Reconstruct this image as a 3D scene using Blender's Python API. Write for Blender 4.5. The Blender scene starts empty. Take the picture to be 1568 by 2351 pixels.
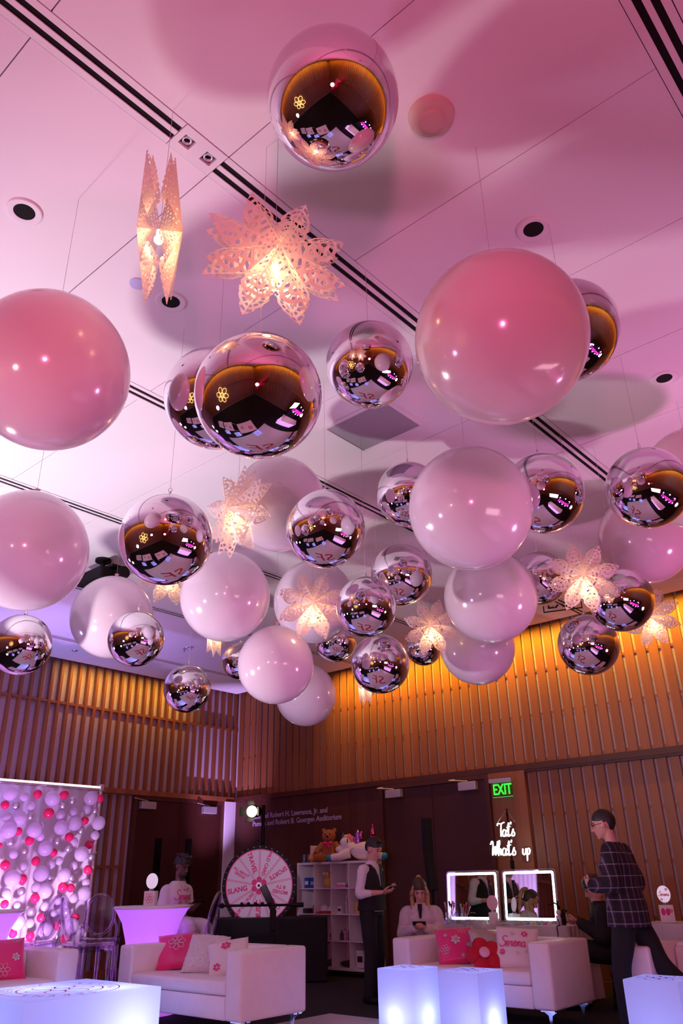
import bpy, bmesh, math, random
from mathutils import Vector, Matrix, Euler, noise
PI = math.pi
R = math.radians
sc = bpy.context.scene
COL = sc.collection
random.seed(7)

# ------------------------------------------------------------------ camera, exposure, world
W, H, F = 1568, 2351, 1789.27
CAM = Vector((11.82, -10.4, 1.25))
PITCH, YAW, ROLL = R(25.410), R(-40.825), R(-1.1234)
fw = Vector((math.sin(YAW)*math.cos(PITCH), math.cos(YAW)*math.cos(PITCH), math.sin(PITCH)))
r0 = Vector((math.cos(YAW), -math.sin(YAW), 0)); u0 = r0.cross(fw)
rt = r0*math.cos(ROLL)+u0*math.sin(ROLL); up = u0*math.cos(ROLL)-r0*math.sin(ROLL)
cd = bpy.data.cameras.new('camera'); cam = bpy.data.objects.new('camera', cd); COL.objects.link(cam)
M = Matrix((rt, up, -fw)).transposed().to_4x4(); M.translation = CAM
cam.matrix_world = M
cd.sensor_fit = 'VERTICAL'; cd.sensor_height = 36.0; cd.lens = 36.0*F/H; cd.clip_start = .05; cd.clip_end = 60
sc.camera = cam
sc.view_settings.view_transform = 'Standard'; sc.view_settings.look = 'None'; sc.view_settings.gamma = 1
sc.view_settings.use_curve_mapping = False
sc.view_settings.exposure = 0.15
sc.cycles.max_bounces = 9; sc.cycles.diffuse_bounces = 4; sc.cycles.glossy_bounces = 6
sc.cycles.transmission_bounces = 8; sc.cycles.transparent_max_bounces = 24
sc.cycles.sample_clamp_indirect = 4.0; sc.cycles.caustics_reflective = False; sc.cycles.caustics_refractive = False
wd = bpy.data.worlds.new('world'); sc.world = wd; wd.use_nodes = True
wd.node_tree.nodes['Background'].inputs[0].default_value = (.5, .3, .6, 1)
wd.node_tree.nodes['Background'].inputs[1].default_value = 0.008
CEIL = 4.63
RX, FY = 13.2, -12.6      # right wall, front wall

def light(name, kind, loc, power, color, target=None, **kw):
    l = bpy.data.lights.new(name, kind); l.energy = power; l.color = color
    for k, v in kw.items(): setattr(l, k, v)
    o = bpy.data.objects.new(name, l); COL.objects.link(o); o.location = loc
    if target is not None: o.rotation_euler = (Vector(target)-Vector(loc)).to_track_quat('-Z', 'Y').to_euler()
    return o

# stage lights, uplights and wall washers, plus added fill lights without fixtures
light('stage_light_warm', 'SPOT', (5.3, -8.8, 1.6), 480, (1, .84, .90), (7.3, -6.5, 4.6), spot_size=R(112), spot_blend=.6, shadow_soft_size=.10)
light('stage_light_pink', 'SPOT', (12.85, -11.6, 1.9), 440, (1, .17, .40), (9.9, -8.2, 4.4), spot_size=R(120), spot_blend=.8, shadow_soft_size=.22)
light('fill_magenta', 'SPOT', (12.7, -3.2, 1.2), 390, (1, .30, .74), (8.6, -6.0, 4.6), spot_size=R(92), spot_blend=.9, shadow_soft_size=.28)  # added fill from the right, softens the ceiling shadows
light('fill_violet', 'SPOT', (6.3, -12.2, 1.0), 300, (.78, .50, 1), (7.2, -8.0, 4.6), spot_size=R(92), spot_blend=.9, shadow_soft_size=.28)  # added fill from the front wall, lifts ceiling and balloons
light('fill_lilac', 'SPOT', (.8, -9.5, 1.0), 330, (.64, .50, 1), (4.2, -6.5, 4.6), spot_size=R(88), spot_blend=.9, shadow_soft_size=.28)  # added fill from the far left, cools the ceiling shade
light('uplight_corner', 'SPOT', (1.05, -1.35, .25), 720, (.64, .38, 1), (.05, -.05, 3.9), spot_size=R(38), spot_blend=.9, shadow_soft_size=.05)
light('uplight_left_wall', 'SPOT', (1.1, -6.3, .3), 520, (.36, .30, 1), (.8, -4.8, 4.6), spot_size=R(66), spot_blend=.9, shadow_soft_size=.08)
light('wheel_fill', 'SPOT', (8.6, -8.2, 2.3), 420, (.90, .70, 1), (2.42, -1.56, 1.3), spot_size=R(11), spot_blend=.6, shadow_soft_size=.05)  # narrow fill added to brighten the wheel face
light('curtain_back_fill', 'AREA', (1.05, -5.6, 1.3), 4, (.86, .60, 1), (1.9, -5.6, 1.3), shape='RECTANGLE', size=2.6, size_y=2.0)  # unseen light added so the sheer fabric glows
light('curtain_front_fill', 'SPOT', (3.0, -5.5, .3), 420, (.84, .52, 1), (1.9, -5.2, 1.7), spot_size=R(110), spot_blend=.9, shadow_soft_size=.1)  # fill added to brighten the curtain from the front
light('curtain_end_fill', 'SPOT', (2.9, -7.6, .12), 200, (.62, .22, 1), (1.9, -7.2, 1.5), spot_size=R(110), spot_blend=.9, shadow_soft_size=.1)  # fill added to turn the far curtain purple for the vanity mirrors
light('left_wall_fill', 'SPOT', (4.6, -10.4, 1.9), 115, (.86, .58, 1), (0, -4.6, 4.1), spot_size=R(48), spot_blend=.9, shadow_soft_size=.12)  # lilac fill added to brighten the left wall fabric and slats
light('back_wall_fill', 'SPOT', (9.4, -10.9, 2.4), 75, (1, .50, .55), (6.2, 0, 4.1), spot_size=R(50), spot_blend=.9, shadow_soft_size=.12)  # weak pinkish fill added for the back wall boards
light('room_fill', 'AREA', (11.6, -7.2, 2.2), 13, (1, .58, .70), (3.5, -2.6, 1.0), shape='RECTANGLE', size=1.0, size_y=.5)  # soft general fill added for sofas and people
for nm, loc, sx, rot, pw in (('washer_back', (7.9, -.46, 4.61), 10.4, 0, 115), ('washer_left', (.46, -2.6, 4.61), 2.6, PI/2, 11),
                             ('washer_right', (RX-.46, -6.3, 4.61), 12, -PI/2, 60), ('washer_front', (6.6, FY+.46, 4.61), 12.6, PI, 60)):
    l = bpy.data.lights.new(nm, 'AREA'); l.shape = 'RECTANGLE'; l.size = sx; l.size_y = .03; l.energy = pw; l.color = (1, .50, .02); l.spread = R(105)
    o = bpy.data.objects.new(nm, l); COL.objects.link(o); o.location = loc
    o.rotation_euler = (Matrix.Rotation(rot, 3, 'Z') @ Matrix.Rotation(R(42), 3, 'X')).to_euler()

# ------------------------------------------------------------------ pixel helpers (photo frame 1568 x 2351)
def ray(x, y):
    return (rt*(x-W/2)+up*(H/2-y)+fw*F).normalized()
def at_x(x, y, X): d = ray(x, y); return CAM+d*((X-CAM.x)/d.x)
def at_y(x, y, Y): d = ray(x, y); return CAM+d*((Y-CAM.y)/d.y)
def at_d(x, y, D): d = ray(x, y); return CAM+d*(D/math.hypot(d.x, d.y))

# ------------------------------------------------------------------ materials
def mat(name, col, rough=.6, metal=0, emit=None, es=1.0, **kw):
    m = bpy.data.materials.new(name); m.use_nodes = True
    b = m.node_tree.nodes['Principled BSDF']
    b.inputs['Base Color'].default_value = (*col, 1); b.inputs['Roughness'].default_value = rough; b.inputs['Metallic'].default_value = metal
    if emit: b.inputs['Emission Color'].default_value = (*emit, 1); b.inputs['Emission Strength'].default_value = es
    for k, v in kw.items(): b.inputs[k.replace('_', ' ')].default_value = v
    return m
def add_noise(m, scale=(1, 1, 1), detail=3, a=(.9, .9, .9), b=(1.1, 1.1, 1.1), fac=1.0, nscale=5.0, bump=0.0, coord='Object'):
    nt = m.node_tree; N = nt.nodes; L = nt.links; p = N['Principled BSDF']
    tc = N.new('ShaderNodeTexCoord'); mp = N.new('ShaderNodeMapping'); mp.inputs['Scale'].default_value = scale
    nz = N.new('ShaderNodeTexNoise'); nz.inputs['Scale'].default_value = nscale; nz.inputs['Detail'].default_value = detail
    L.new(tc.outputs[coord], mp.inputs[0]); L.new(mp.outputs[0], nz.inputs['Vector'])
    cr = N.new('ShaderNodeValToRGB'); base = p.inputs['Base Color'].default_value[:3]
    cr.color_ramp.elements[0].position = .3; cr.color_ramp.elements[1].position = .7
    cr.color_ramp.elements[0].color = (*[base[i]*a[i] for i in range(3)], 1); cr.color_ramp.elements[1].color = (*[base[i]*b[i] for i in range(3)], 1)
    L.new(nz.outputs[0], cr.inputs[0]); L.new(cr.outputs[0], p.inputs['Base Color'])
    if bump:
        bp = N.new('ShaderNodeBump'); bp.inputs['Strength'].default_value = bump; bp.inputs['Distance'].default_value = .01
        L.new(nz.outputs[0], bp.inputs['Height']); L.new(bp.outputs[0], p.inputs['Normal'])
    return m
def wood(name, c1, c2, axis, rough=.45):
    """grain along z, each board (every 0.165 m along axis) its own tone"""
    m = mat(name, c1, rough); nt = m.node_tree; N = nt.nodes; L = nt.links; p = N['Principled BSDF']
    tc = N.new('ShaderNodeTexCoord'); sp = N.new('ShaderNodeSeparateXYZ'); L.new(tc.outputs['Object'], sp.inputs[0])
    dv = N.new('ShaderNodeMath'); dv.operation = 'MULTIPLY_ADD'; dv.inputs[1].default_value = 1/.165; dv.inputs[2].default_value = .09
    L.new(sp.outputs[axis], dv.inputs[0])
    fl = N.new('ShaderNodeMath'); fl.operation = 'FLOOR'; L.new(dv.outputs[0], fl.inputs[0])
    wn = N.new('ShaderNodeTexWhiteNoise'); wn.noise_dimensions = '1D'; L.new(fl.outputs[0], wn.inputs['W'])
    mp = N.new('ShaderNodeMapping'); mp.inputs['Scale'].default_value = (38, 38, .9); L.new(tc.outputs['Object'], mp.inputs[0])
    nz = N.new('ShaderNodeTexNoise'); nz.inputs['Scale'].default_value = 1; nz.inputs['Detail'].default_value = 4; L.new(mp.outputs[0], nz.inputs['Vector'])
    mx = N.new('ShaderNodeMath'); mx.operation = 'MULTIPLY_ADD'; mx.inputs[1].default_value = .55; L.new(wn.outputs['Value'], mx.inputs[0])
    m2 = N.new('ShaderNodeMath'); m2.operation = 'MULTIPLY'; m2.inputs[1].default_value = .5; L.new(nz.outputs[0], m2.inputs[0]); L.new(m2.outputs[0], mx.inputs[2])
    mix = N.new('ShaderNodeMix'); mix.data_type = 'RGBA'; mix.inputs[6].default_value = (*c1, 1); mix.inputs[7].default_value = (*c2, 1)
    L.new(mx.outputs[0], mix.inputs[0]); L.new(mix.outputs[2], p.inputs['Base Color'])
    return m
def clear_mat(name, tint, gloss=.12):
    m = bpy.data.materials.new(name); m.use_nodes = True; nt = m.node_tree; N = nt.nodes; L = nt.links; N.clear()
    o = N.new('ShaderNodeOutputMaterial'); t = N.new('ShaderNodeBsdfTransparent'); t.inputs[0].default_value = (*tint, 1)
    g = N.new('ShaderNodeBsdfGlossy'); g.inputs[0].default_value = (1, 1, 1, 1); g.inputs['Roughness'].default_value = .04
    lw = N.new('ShaderNodeLayerWeight'); lw.inputs[0].default_value = .35
    ad = N.new('ShaderNodeMath'); ad.operation = 'MULTIPLY_ADD'; ad.inputs[1].default_value = .75; ad.inputs[2].default_value = gloss; ad.use_clamp = True
    L.new(lw.outputs['Facing'], ad.inputs[0]); mx = N.new('ShaderNodeMixShader'); L.new(ad.outputs[0], mx.inputs[0]); L.new(t.outputs[0], mx.inputs[1]); L.new(g.outputs[0], mx.inputs[2]); L.new(mx.outputs[0], o.inputs[0])
    return m
def translucent(name, col, tr=.5, rough=.4, base=None):
    m = mat(name, col, rough); nt = m.node_tree; N = nt.nodes; L = nt.links; p = N['Principled BSDF']; o = N['Material Output']
    t = N.new('ShaderNodeBsdfTranslucent'); t.inputs[0].default_value = (*col, 1); mx = N.new('ShaderNodeMixShader'); mx.inputs[0].default_value = tr
    L.new(p.outputs[0], mx.inputs[1]); L.new(t.outputs[0], mx.inputs[2]); L.new(mx.outputs[0], o.inputs[0])
    return m

MT = {}
MT['ceiling'] = mat('ceiling_paint', (.80, .78, .79), .85)
MT['black'] = mat('black', (.004, .004, .004), .6, Specular_IOR_Level=.25)
MT['void'] = mat('slot_black', (.001, .001, .001), 1)
MT['slot'] = mat('slot_frame_white', (.78, .77, .78), .5)
MT['wood_b'] = wood('wood_boards_back', (.19, .060, .022), (.36, .135, .05), 0)
MT['wood_l'] = wood('wood_boards_left', (.19, .055, .022), (.34, .12, .045), 1)
MT['wood_p'] = wood('wood_panel', (.062, .015, .010), (.092, .025, .014), 0, .5)
MT['wood_door'] = wood('wood_door', (.046, .010, .007), (.072, .017, .010), 1, .45)
MT['fabric_w'] = add_noise(mat('acoustic_fabric', (.54, .47, .53), .95), (1, 1, 9), 3, (.85,)*3, (1.12,)*3, nscale=14)
MT['carpet'] = add_noise(mat('dark_carpet', (.006, .004, .005), .95), (1, 1, 1), 3, (.6,)*3, (1.5,)*3, nscale=60)
MT['vinyl'] = mat('white_vinyl', (.72, .70, .72), .22)
MT['red_ink'] = mat('red_print', (.45, .01, .05), .4)
MT['pink_ink'] = mat('pink_print', (.74, .02, .19), .5)
MT['silver_ink'] = mat('silver_print', (.62, .58, .62), .4)
MT['white'] = mat('white_plain', (.8, .78, .8), .5)
MT['leather'] = add_noise(mat('white_leather', (.88, .81, .82), .42), (1, 1, 1), 2, (.97,)*3, (1.02,)*3, nscale=9, bump=.06)
MT['chrome'] = mat('chrome_leg', (.8, .8, .82), .12, 1)
MT['mirrorball'] = mat('mirror_foil', (.80, .74, .80), .015, 1)
MT['clear'] = clear_mat('clear_acrylic', (.93, .90, .95))
MT['alu'] = mat('brushed_aluminium', (.62, .60, .65), .35, .6)
MT['string'] = mat('thin_thread', (.5, .42, .46), .6)
MT['tan'] = mat('latex_knot', (.62, .42, .42), .5)
MT['skin_l'] = mat('skin_light', (.62, .33, .26), .5, Subsurface_Weight=.0)
MT['skin_d'] = mat('skin_dark', (.10, .042, .026), .45)
MT['hair_b'] = add_noise(mat('hair_black', (.012, .008, .008), .45), (1, 1, .15), 3, (.5,)*3, (1.8,)*3, nscale=90, bump=.4)
MT['cloth_w'] = add_noise(mat('cotton_white', (.74, .70, .76), .8), (1, 1, 1), 3, (.95,)*3, (1.02,)*3, nscale=7, bump=.3)
MT['cloth_k'] = mat('cloth_black', (.006, .006, .007), .85)
MT['linen'] = mat('table_linen', (.62, .58, .60), .85)

# ------------------------------------------------------------------ builder
class B:
    def __init__(s): s.bm = bmesh.new()
    def _fin(s, vs, M=None):
        if M is not None: bmesh.ops.transform(s.bm, matrix=M, verts=vs)
        return vs
    def box(s, c, d, rot=None, bevel=0, seg=2):
        v = bmesh.ops.create_cube(s.bm, size=1)['verts']
        bmesh.ops.scale(s.bm, vec=d, verts=v)
        if bevel:
            es = list({e for w in v for e in w.link_edges})
            r = bmesh.ops.bevel(s.bm, geom=es, offset=bevel, segments=seg, profile=.5, affect='EDGES')
            v = list({w for f in r['faces'] for w in f.verts} | {w for w in v if w.is_valid})
        if rot is not None: bmesh.ops.rotate(s.bm, cent=(0, 0, 0), matrix=Euler(rot).to_matrix(), verts=v)
        bmesh.ops.translate(s.bm, vec=c, verts=v); return v
    def box2(s, a, b, **k):
        return s.box([(a[i]+b[i])/2 for i in range(3)], [abs(b[i]-a[i]) for i in range(3)], **k)
    def cyl(s, a, b, r, r2=None, n=16, cap=True):
        a, b = Vector(a), Vector(b); d = b-a
        v = bmesh.ops.create_cone(s.bm, cap_ends=cap, segments=n, radius1=r, radius2=r if r2 is None else r2, depth=d.length)['verts']
        return s._fin(v, Matrix.Translation((a+b)/2) @ d.to_track_quat('Z', 'Y').to_matrix().to_4x4())
    def ball(s, c, r, n=16, sc=(1, 1, 1), rot=None):
        v = bmesh.ops.create_uvsphere(s.bm, u_segments=n, v_segments=max(6, n//2+2), radius=r)['verts']
        return s._fin(v, Matrix.Translation(c) @ (Euler(rot).to_matrix().to_4x4() if rot else Matrix()) @ Matrix.Diagonal((*sc, 1)))
    def lathe(s, prof, c=(0, 0, 0), n=32, closed=False):
        rings = []
        for r, z in prof:
            rings.append([s.bm.verts.new((c[0]+r*math.cos(2*PI*i/n), c[1]+r*math.sin(2*PI*i/n), c[2]+z)) for i in range(n)])
        for a, b in zip(rings, rings[1:]):
            for i in range(n): s.bm.faces.new((a[i], a[(i+1) % n], b[(i+1) % n], b[i]))
        if closed:
            for rg in (rings[0][::-1], rings[-1]):
                try: s.bm.faces.new(rg)
                except ValueError: pass
        return [v for r in rings for v in r]
    def tube(s, pts, r, n=8, closed=False, cap=True):
        pts = [Vector(p) for p in pts]; m = len(pts); rr = r if isinstance(r, (list, tuple)) else [r]*m
        rings = []; prev = None
        for i, p in enumerate(pts):
            if closed: t = pts[(i+1) % m]-pts[i-1]
            else: t = pts[min(i+1, m-1)]-pts[max(i-1, 0)]
            if t.length < 1e-9: t = Vector((0, 0, 1))
            t.normalize()
            if prev is None:
                x = t.orthogonal().normalized()
            else:
                x = prev-t*prev.dot(t)
                x = x.normalized() if x.length > 1e-6 else t.orthogonal().normalized()
            prev = x; y = t.cross(x)
            rings.append([s.bm.verts.new(p+(x*math.cos(2*PI*k/n)+y*math.sin(2*PI*k/n))*rr[i]) for k in range(n)])
        for i in range(m if closed else m-1):
            a, b = rings[i], rings[(i+1) % m]
            for k in range(n): s.bm.faces.new((a[k], a[(k+1) % n], b[(k+1) % n], b[k]))
        if cap and not closed:
            s.bm.faces.new(rings[0][::-1]); s.bm.faces.new(rings[-1])
        return [v for g in rings for v in g]
    def poly(s, pts):
        return s.bm.faces.new([s.bm.verts.new(p) for p in pts])
    def prism(s, pts, h, M=None):
        """2-D outline in xy extruded by h along z"""
        a = [s.bm.verts.new((*p, 0)) for p in pts]; b = [s.bm.verts.new((*p, h)) for p in pts]; n = len(pts)
        s.bm.faces.new(a[::-1]); s.bm.faces.new(b)
        for i in range(n): s.bm.faces.new((a[i], a[(i+1) % n], b[(i+1) % n], b[i]))
        return s._fin(a+b, M)
    def mesh(s, me, M=None):
        n0 = len(s.bm.verts); s.bm.from_mesh(me); s.bm.verts.ensure_lookup_table()
        return s._fin(s.bm.verts[n0:], M)
    def out(s, name, m, parent=None, smooth=False, label=None, angle=None):
        me = bpy.data.meshes.new(name); bmesh.ops.recalc_face_normals(s.bm, faces=s.bm.faces[:]); s.bm.to_mesh(me); s.bm.free()
        for q in (m if isinstance(m, (list, tuple)) else [m]): me.materials.append(q)
        if smooth:
            me.polygons.foreach_set('use_smooth', [True]*len(me.polygons))
            if angle: me.set_sharp_from_angle(angle=R(angle))
        o = bpy.data.objects.new(name, me); COL.objects.link(o)
        if parent: o.parent = parent
        if label: o['label'] = label
        return o
def thing(name, label, cat, loc=(0, 0, 0), rz=0, group=None):
    o = bpy.data.objects.new(name, None); o.empty_display_size = .1; COL.objects.link(o); o.location = loc; o.rotation_euler = (0, 0, rz)
    o['label'] = label; o['category'] = cat
    if group: o['group'] = group
    return o
def tag(o, label, cat, group=None, kind=None):
    o['label'] = label; o['category'] = cat
    if group: o['group'] = group
    if kind: o['kind'] = kind
    return o
def struct(o, label=None):
    o['kind'] = 'structure'
    if label: o['label'] = label
    return o
def dup(root, loc, rz=None, label=None, group=None, scale=None):
    def cp(o, par):
        c = o.copy(); COL.objects.link(c); c.parent = par
        for ch in [x for x in COL.objects if x.parent == o]: cp(ch, c)
        return c
    r = cp(root, None); r.location = loc
    if rz is not None: r.rotation_euler = (0, 0, rz)
    if label: r['label'] = label
    if group: r['group'] = group
    if scale: r.scale = scale
    return r
_tc = {}
def text_mesh(s, size=1, bold=0, align='CENTER', shear=0, depth=0):
    k = (s, size, bold, align, shear, depth)
    if k in _tc: return _tc[k]
    c = bpy.data.curves.new('t', 'FONT'); c.body = s; c.size = size; c.align_x = align; c.align_y = 'CENTER'; c.offset = bold*size; c.shear = shear; c.extrude = depth
    c.resolution_u = 3
    o = bpy.data.objects.new('t', c); COL.objects.link(o); bpy.context.view_layer.update()
    me = bpy.data.meshes.new_from_object(o.evaluated_get(bpy.context.evaluated_depsgraph_get())); bpy.data.objects.remove(o)
    _tc[k] = me; return me
def catmull(pts, n=6, closed=False):
    P = [Vector((*p, 0)) if len(p) == 2 else Vector(p) for p in pts]; m = len(P); out = []
    for i in range(m if closed else m-1):
        g = (lambda j: P[j % m]) if closed else (lambda j: P[min(max(j, 0), m-1)])
        p0, p1, p2, p3 = g(i-1), g(i), g(i+1), g(i+2)
        for k in range(n):
            t = k/n; out.append(.5*((2*p1)+(p2-p0)*t+(2*p0-5*p1+4*p2-p3)*t*t+(3*p1-p0-3*p2+p3)*t**3))
    if not closed: out.append(P[-1])
    return out
# cursive letters: strokes on a 1-high line, each with its advance
CUR = {'S': ([[(.5, .82), (.42, .98), (.2, .97), (.1, .78), (.24, .58), (.44, .4), (.42, .12), (.2, 0), (-.02, .1), (-.04, .26)]], .5),
 'e': ([[(-.06, .12), (.13, .22), (.22, .38), (.13, .48), (.04, .34), (.06, .1), (.18, 0), (.32, .12)]], .32),
 'r': ([[(-.02, .12), (.09, .48), (.12, .38), (.25, .42), (.22, .15), (.26, .01), (.36, .12)]], .36),
 'n': ([[(-.02, .12), (.07, .47), (.07, .01), (.11, .3), (.23, .47), (.28, .3), (.28, .06), (.38, .1)]], .38),
 'a': ([[(.3, .42), (.15, .48), (.03, .3), (.06, .06), (.2, .02), (.3, .24), (.32, .46), (.31, .1), (.37, .01), (.46, .14)]], .44),
 't': ([[(.02, .3), (.13, .95), (.11, .12), (.18, 0), (.28, .1)], [(-.02, .62), (.28, .68)]], .28),
 's': ([[(-.02, .1), (.15, .5), (.13, .38), (.25, .2), (.2, .02), (.04, .02), (.02, .12)]], .3),
 'h': ([[(-.02, .12), (.14, .75), (.15, .98), (.08, .85), (.07, .01), (.11, .3), (.22, .46), (.27, .3), (.27, .05), (.36, .1)]], .36),
 'u': ([[(.0, .46), (.0, .12), (.12, 0), (.25, .16), (.27, .46), (.27, .08), (.36, .06)]], .36),
 'p': ([[(.0, .46), (.04, .2), (.04, -.45), (.05, .28), (.18, .48), (.29, .3), (.2, .03), (.05, .08)]], .34),
 'T': ([[(-.12, .78), (-.06, .94), (.2, .9), (.52, 1.0)], [(.24, .92), (.2, .4), (.22, 0)]], .34),
 'W': ([[(-.1, .75), (.02, .97), (.1, .8), (.08, .04), (.28, .62), (.32, .04), (.5, .95)]], .5),
 "'": ([[(.06, 1.0), (.03, .82)]], .12), ' ': ([], .34)}
def cursive(word):
    x = 0; out = []
    for ch in word:
        st, adv = CUR[ch]
        for s in st: out.append([(p[0]+x, p[1]) for p in s])
        x += adv
    return [[(p[0]-x/2, p[1]) for p in s] for s in out]
def flower_pts(r, k=6, n=48, ph=0):
    """outline of k round petals"""
    return [((lambda a, q: (q*math.cos(a), q*math.sin(a)))(2*PI*i/n, r*(.62+.38*abs(math.cos(k*(2*PI*i/n-ph)/2))**.6))) for i in range(n)]
def flower_strokes(r, k=6, ph=0):
    out = []
    for i in range(k):
        a = 2*PI*i/k+ph; c = (r*.62*math.cos(a), r*.62*math.sin(a)); out.append([(c[0]+r*.36*math.cos(a)*math.cos(t)-r*.29*math.sin(a)*math.sin(t), c[1]+r*.36*math.sin(a)*math.cos(t)+r*.29*math.cos(a)*math.sin(t)) for t in [2*PI*j/12 for j in range(12)]])
    out.append([(r*.27*math.cos(2*PI*j/14), r*.27*math.sin(2*PI*j/14)) for j in range(14)])
    return out
def ribbon(b, pts, w, closed=False, M=None, h=.0012):
    """flat printed line in the xy plane with a hair of thickness"""
    P = [Vector((p[0], p[1], 0)) for p in pts]; m = len(P); L_, R_ = [], []
    for i in range(m):
        t = (P[(i+1) % m]-P[i-1]) if closed else (P[min(i+1, m-1)]-P[max(i-1, 0)])
        n = Vector((-t.y, t.x, 0)).normalized()*w/2 if t.length > 1e-9 else Vector((w/2, 0, 0))
        L_.append(b.bm.verts.new(P[i]+n+Vector((0, 0, h)))); R_.append(b.bm.verts.new(P[i]-n+Vector((0, 0, h))))
    for i in range(m if closed else m-1):
        j = (i+1) % m; b.bm.faces.new((L_[i], R_[i], R_[j], L_[j]))
    if M is not None: bmesh.ops.transform(b.bm, matrix=M, verts=L_+R_)
    return L_+R_

# ------------------------------------------------------------------ the room
b = B(); b.box2((-.6, FY-.3, -.1), (RX+.3, .3, 0)); struct(b.out('floor', MT['carpet']))
rows = [1.20, 3.33, 5.36, 7.44, 9.47, 11.475]
b = B(); edges_x = [.16]+[v for r in rows for v in (r-.085, r+.085)]+[RX-.16]
xs = [(edges_x[i], edges_x[i+1]) for i in range(0, len(edges_x), 2)]
ys = [-.16]+[-.61-k for k in range(0, 12)]+[FY+.16]
for x0, x1 in xs:
    for y1, y0 in zip(ys, ys[1:]):
        b.box2((x0+.002, y0+.003, CEIL), (x1-.002, y1-.003, CEIL+.04))
ceiling = struct(b.out('ceiling', MT['ceiling']), 'white ceiling of large panels with thin seams')
b = B(); b.box2((-.3, FY-.3, CEIL+.22), (RX+.3, .3, CEIL+.3)); b.box2((.16, FY+.16, CEIL+.045), (RX-.16, -.16, CEIL+.05)); o = b.out('seam_backing', mat('seam_shadow', (.10, .05, .05), .9), ceiling)

def wall(name, length, along, m_wood, z0, z1, deep, width, fabric_T, skip=None, phase=0, blocks=True, both=False):
    """slatted acoustic wall in local coordinates: runs along +x, faces -y"""
    f = B(); f.box2((0, 0, 0), (length, .15, 4.95)); root = struct(f.out(name, MT['fabric_w']))
    s = B(); k = 0; x = phase
    bl = B()
    while x+width < length:
        for (a, c) in ((z0, z1), (2.72, 4.9)):
            if a is None: continue
            if a < 2 and skip and skip(x): continue
            s.box2((x, -deep-.015, a), (x+width, -.015, c))
            if blocks:
                z = 2.75 if a > 2 else .18
                while z < c:
                    if z > a: bl.box2((x+width, -deep*.9, z-.018), (x+.165, -.02, z+.018))
                    z += .62
        x += .165
    s.out('slats', m_wood, root)
    if blocks: bl.out('spacer_blocks', m_wood, root)
    else: bl.bm.free()
    return root
wb = wall('wall_back', RX, 'x', MT['wood_b'], .12, 2.60, .024, .124, None, skip=lambda x: x < 6.1, phase=5.064+.02-.165*30)
wl = wall('wall_left', -FY, 'y', MT['wood_l'], .12, 2.62, .072, .045, None, skip=lambda x: x > 12.6-2.3, phase=12.6-.073-.025-.1683*0-.165*75, blocks=False)
wl.rotation_euler = (0, 0, PI/2); wl.location = (0, FY, 0)      # local +x -> world +y, local -y -> world +x
b = B(); b.box2((0, -.07, 3.935), (-FY, -.012, 3.975)); b.box2((0, -.07, 1.52), (10.25, -.012, 1.56)); b.out('cross_rail', MT['wood_l'], wl)
wr = wall('wall_right', -FY, 'y', MT['wood_l'], .12, 2.60, .055, .122, None, blocks=False); wr.rotation_euler = (0, 0, -PI/2); wr.location = (RX, 0, 0)
wf = wall('wall_front', RX, 'x', MT['wood_b'], .12, 2.60, .024, .124, None, blocks=False); wf.rotation_euler = (0, 0, PI); wf.location = (RX, FY, 0)
# ledges between the tiers
b = B(); b.box2((0, -.10, 2.635), (RX, -.002, 2.715)); b.box2((6.03, -.09, 2.600), (RX, -.002, 2.634)); struct(b.out('trim_1', MT['wood_p']), 'wooden ledge running between upper and lower boards of the back wall')
b = B(); b.box2((.002, FY, 2.635), (.12, -.1, 2.715)); struct(b.out('trim_2', MT['wood_l']), 'wooden ledge running between upper and lower slats of the left wall')
b = B(); b.box2((RX-.10, FY, 2.635), (RX-.002, -.1, 2.715)); b.box2((.12, FY+.002, 2.635), (RX-.1, FY+.10, 2.715)); struct(b.out('trim_3', MT['wood_l']))
# flat panel with the donor lettering, left of the back doors
b = B(); 
for k in range(5): b.box2((.14+k*.7, -.06, 0), (.14+(k+1)*.7-.006, -.004, 2.633))
panel = struct(b.out('wall_panel', MT['wood_p']), 'flat dark wood panelling below the ledge of the back wall')
LET = mat('pale_lilac_letters', (.50, .42, .68), .4, .1); t = thing('wall_lettering', 'two lines of pale donor lettering on the dark wall panel', 'lettering', (.62, -.062, 2.3))
for i, (txt, z) in enumerate((('Jane and Robert H. Lawrence, Jr. and', .05), ('Pamela and Robert B. Goergen Auditorium', -.075))):
    b = B(); b.mesh(text_mesh(txt, .122, .014, 'LEFT', depth=.003), Matrix.Translation((0, -.003, z)) @ Matrix.Rotation(PI/2, 4, 'X')); o = b.out('text_line', LET, t)
# pilaster in the corner, left door, back doors
b = B(); b.box2((0, -.30, 0), (.14, 0, 2.634)); struct(b.out('trim_4', MT['white']), 'pale boxed corner beside the left door')
def closer(parent, x, z, L=.30):
    b = B(); b.box2((x, -.16, z-.06), (x+L, -.075, z+.06), bevel=.008); b.out('door_closer', MT['alu'], parent, label='grey metal closer box')
    b = B(); b.cyl((x+L*.5, -.12, z+.07), (x+L*.5-.30, -.16, z+.10), .008); b.cyl((x+L*.5-.30, -.16, z+.10), (x-.05, -.06, z+.12), .008); b.out('closer_arm', MT['alu'], parent)
def door(name, x0, x1, mid, label, par=None):
    b = B(); b.box2((x0-.06, -.10, 0), (x0, -.003, 2.63)); b.box2((x1, -.10, 0), (x1+.06, -.003, 2.63)); b.box2((x0, -.10, 2.57), (x1, -.003, 2.632))
    fr = struct(b.out(name, MT['wood_p']), label)
    for (a, c) in ((x0+.005, mid-.004), (mid+.004, x1-.005)):
        b = B(); b.box2((a, -.07, .01), (c, -.004, 2.565)); b.out('door_leaf', MT['wood_door'], fr)
    return fr
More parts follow.
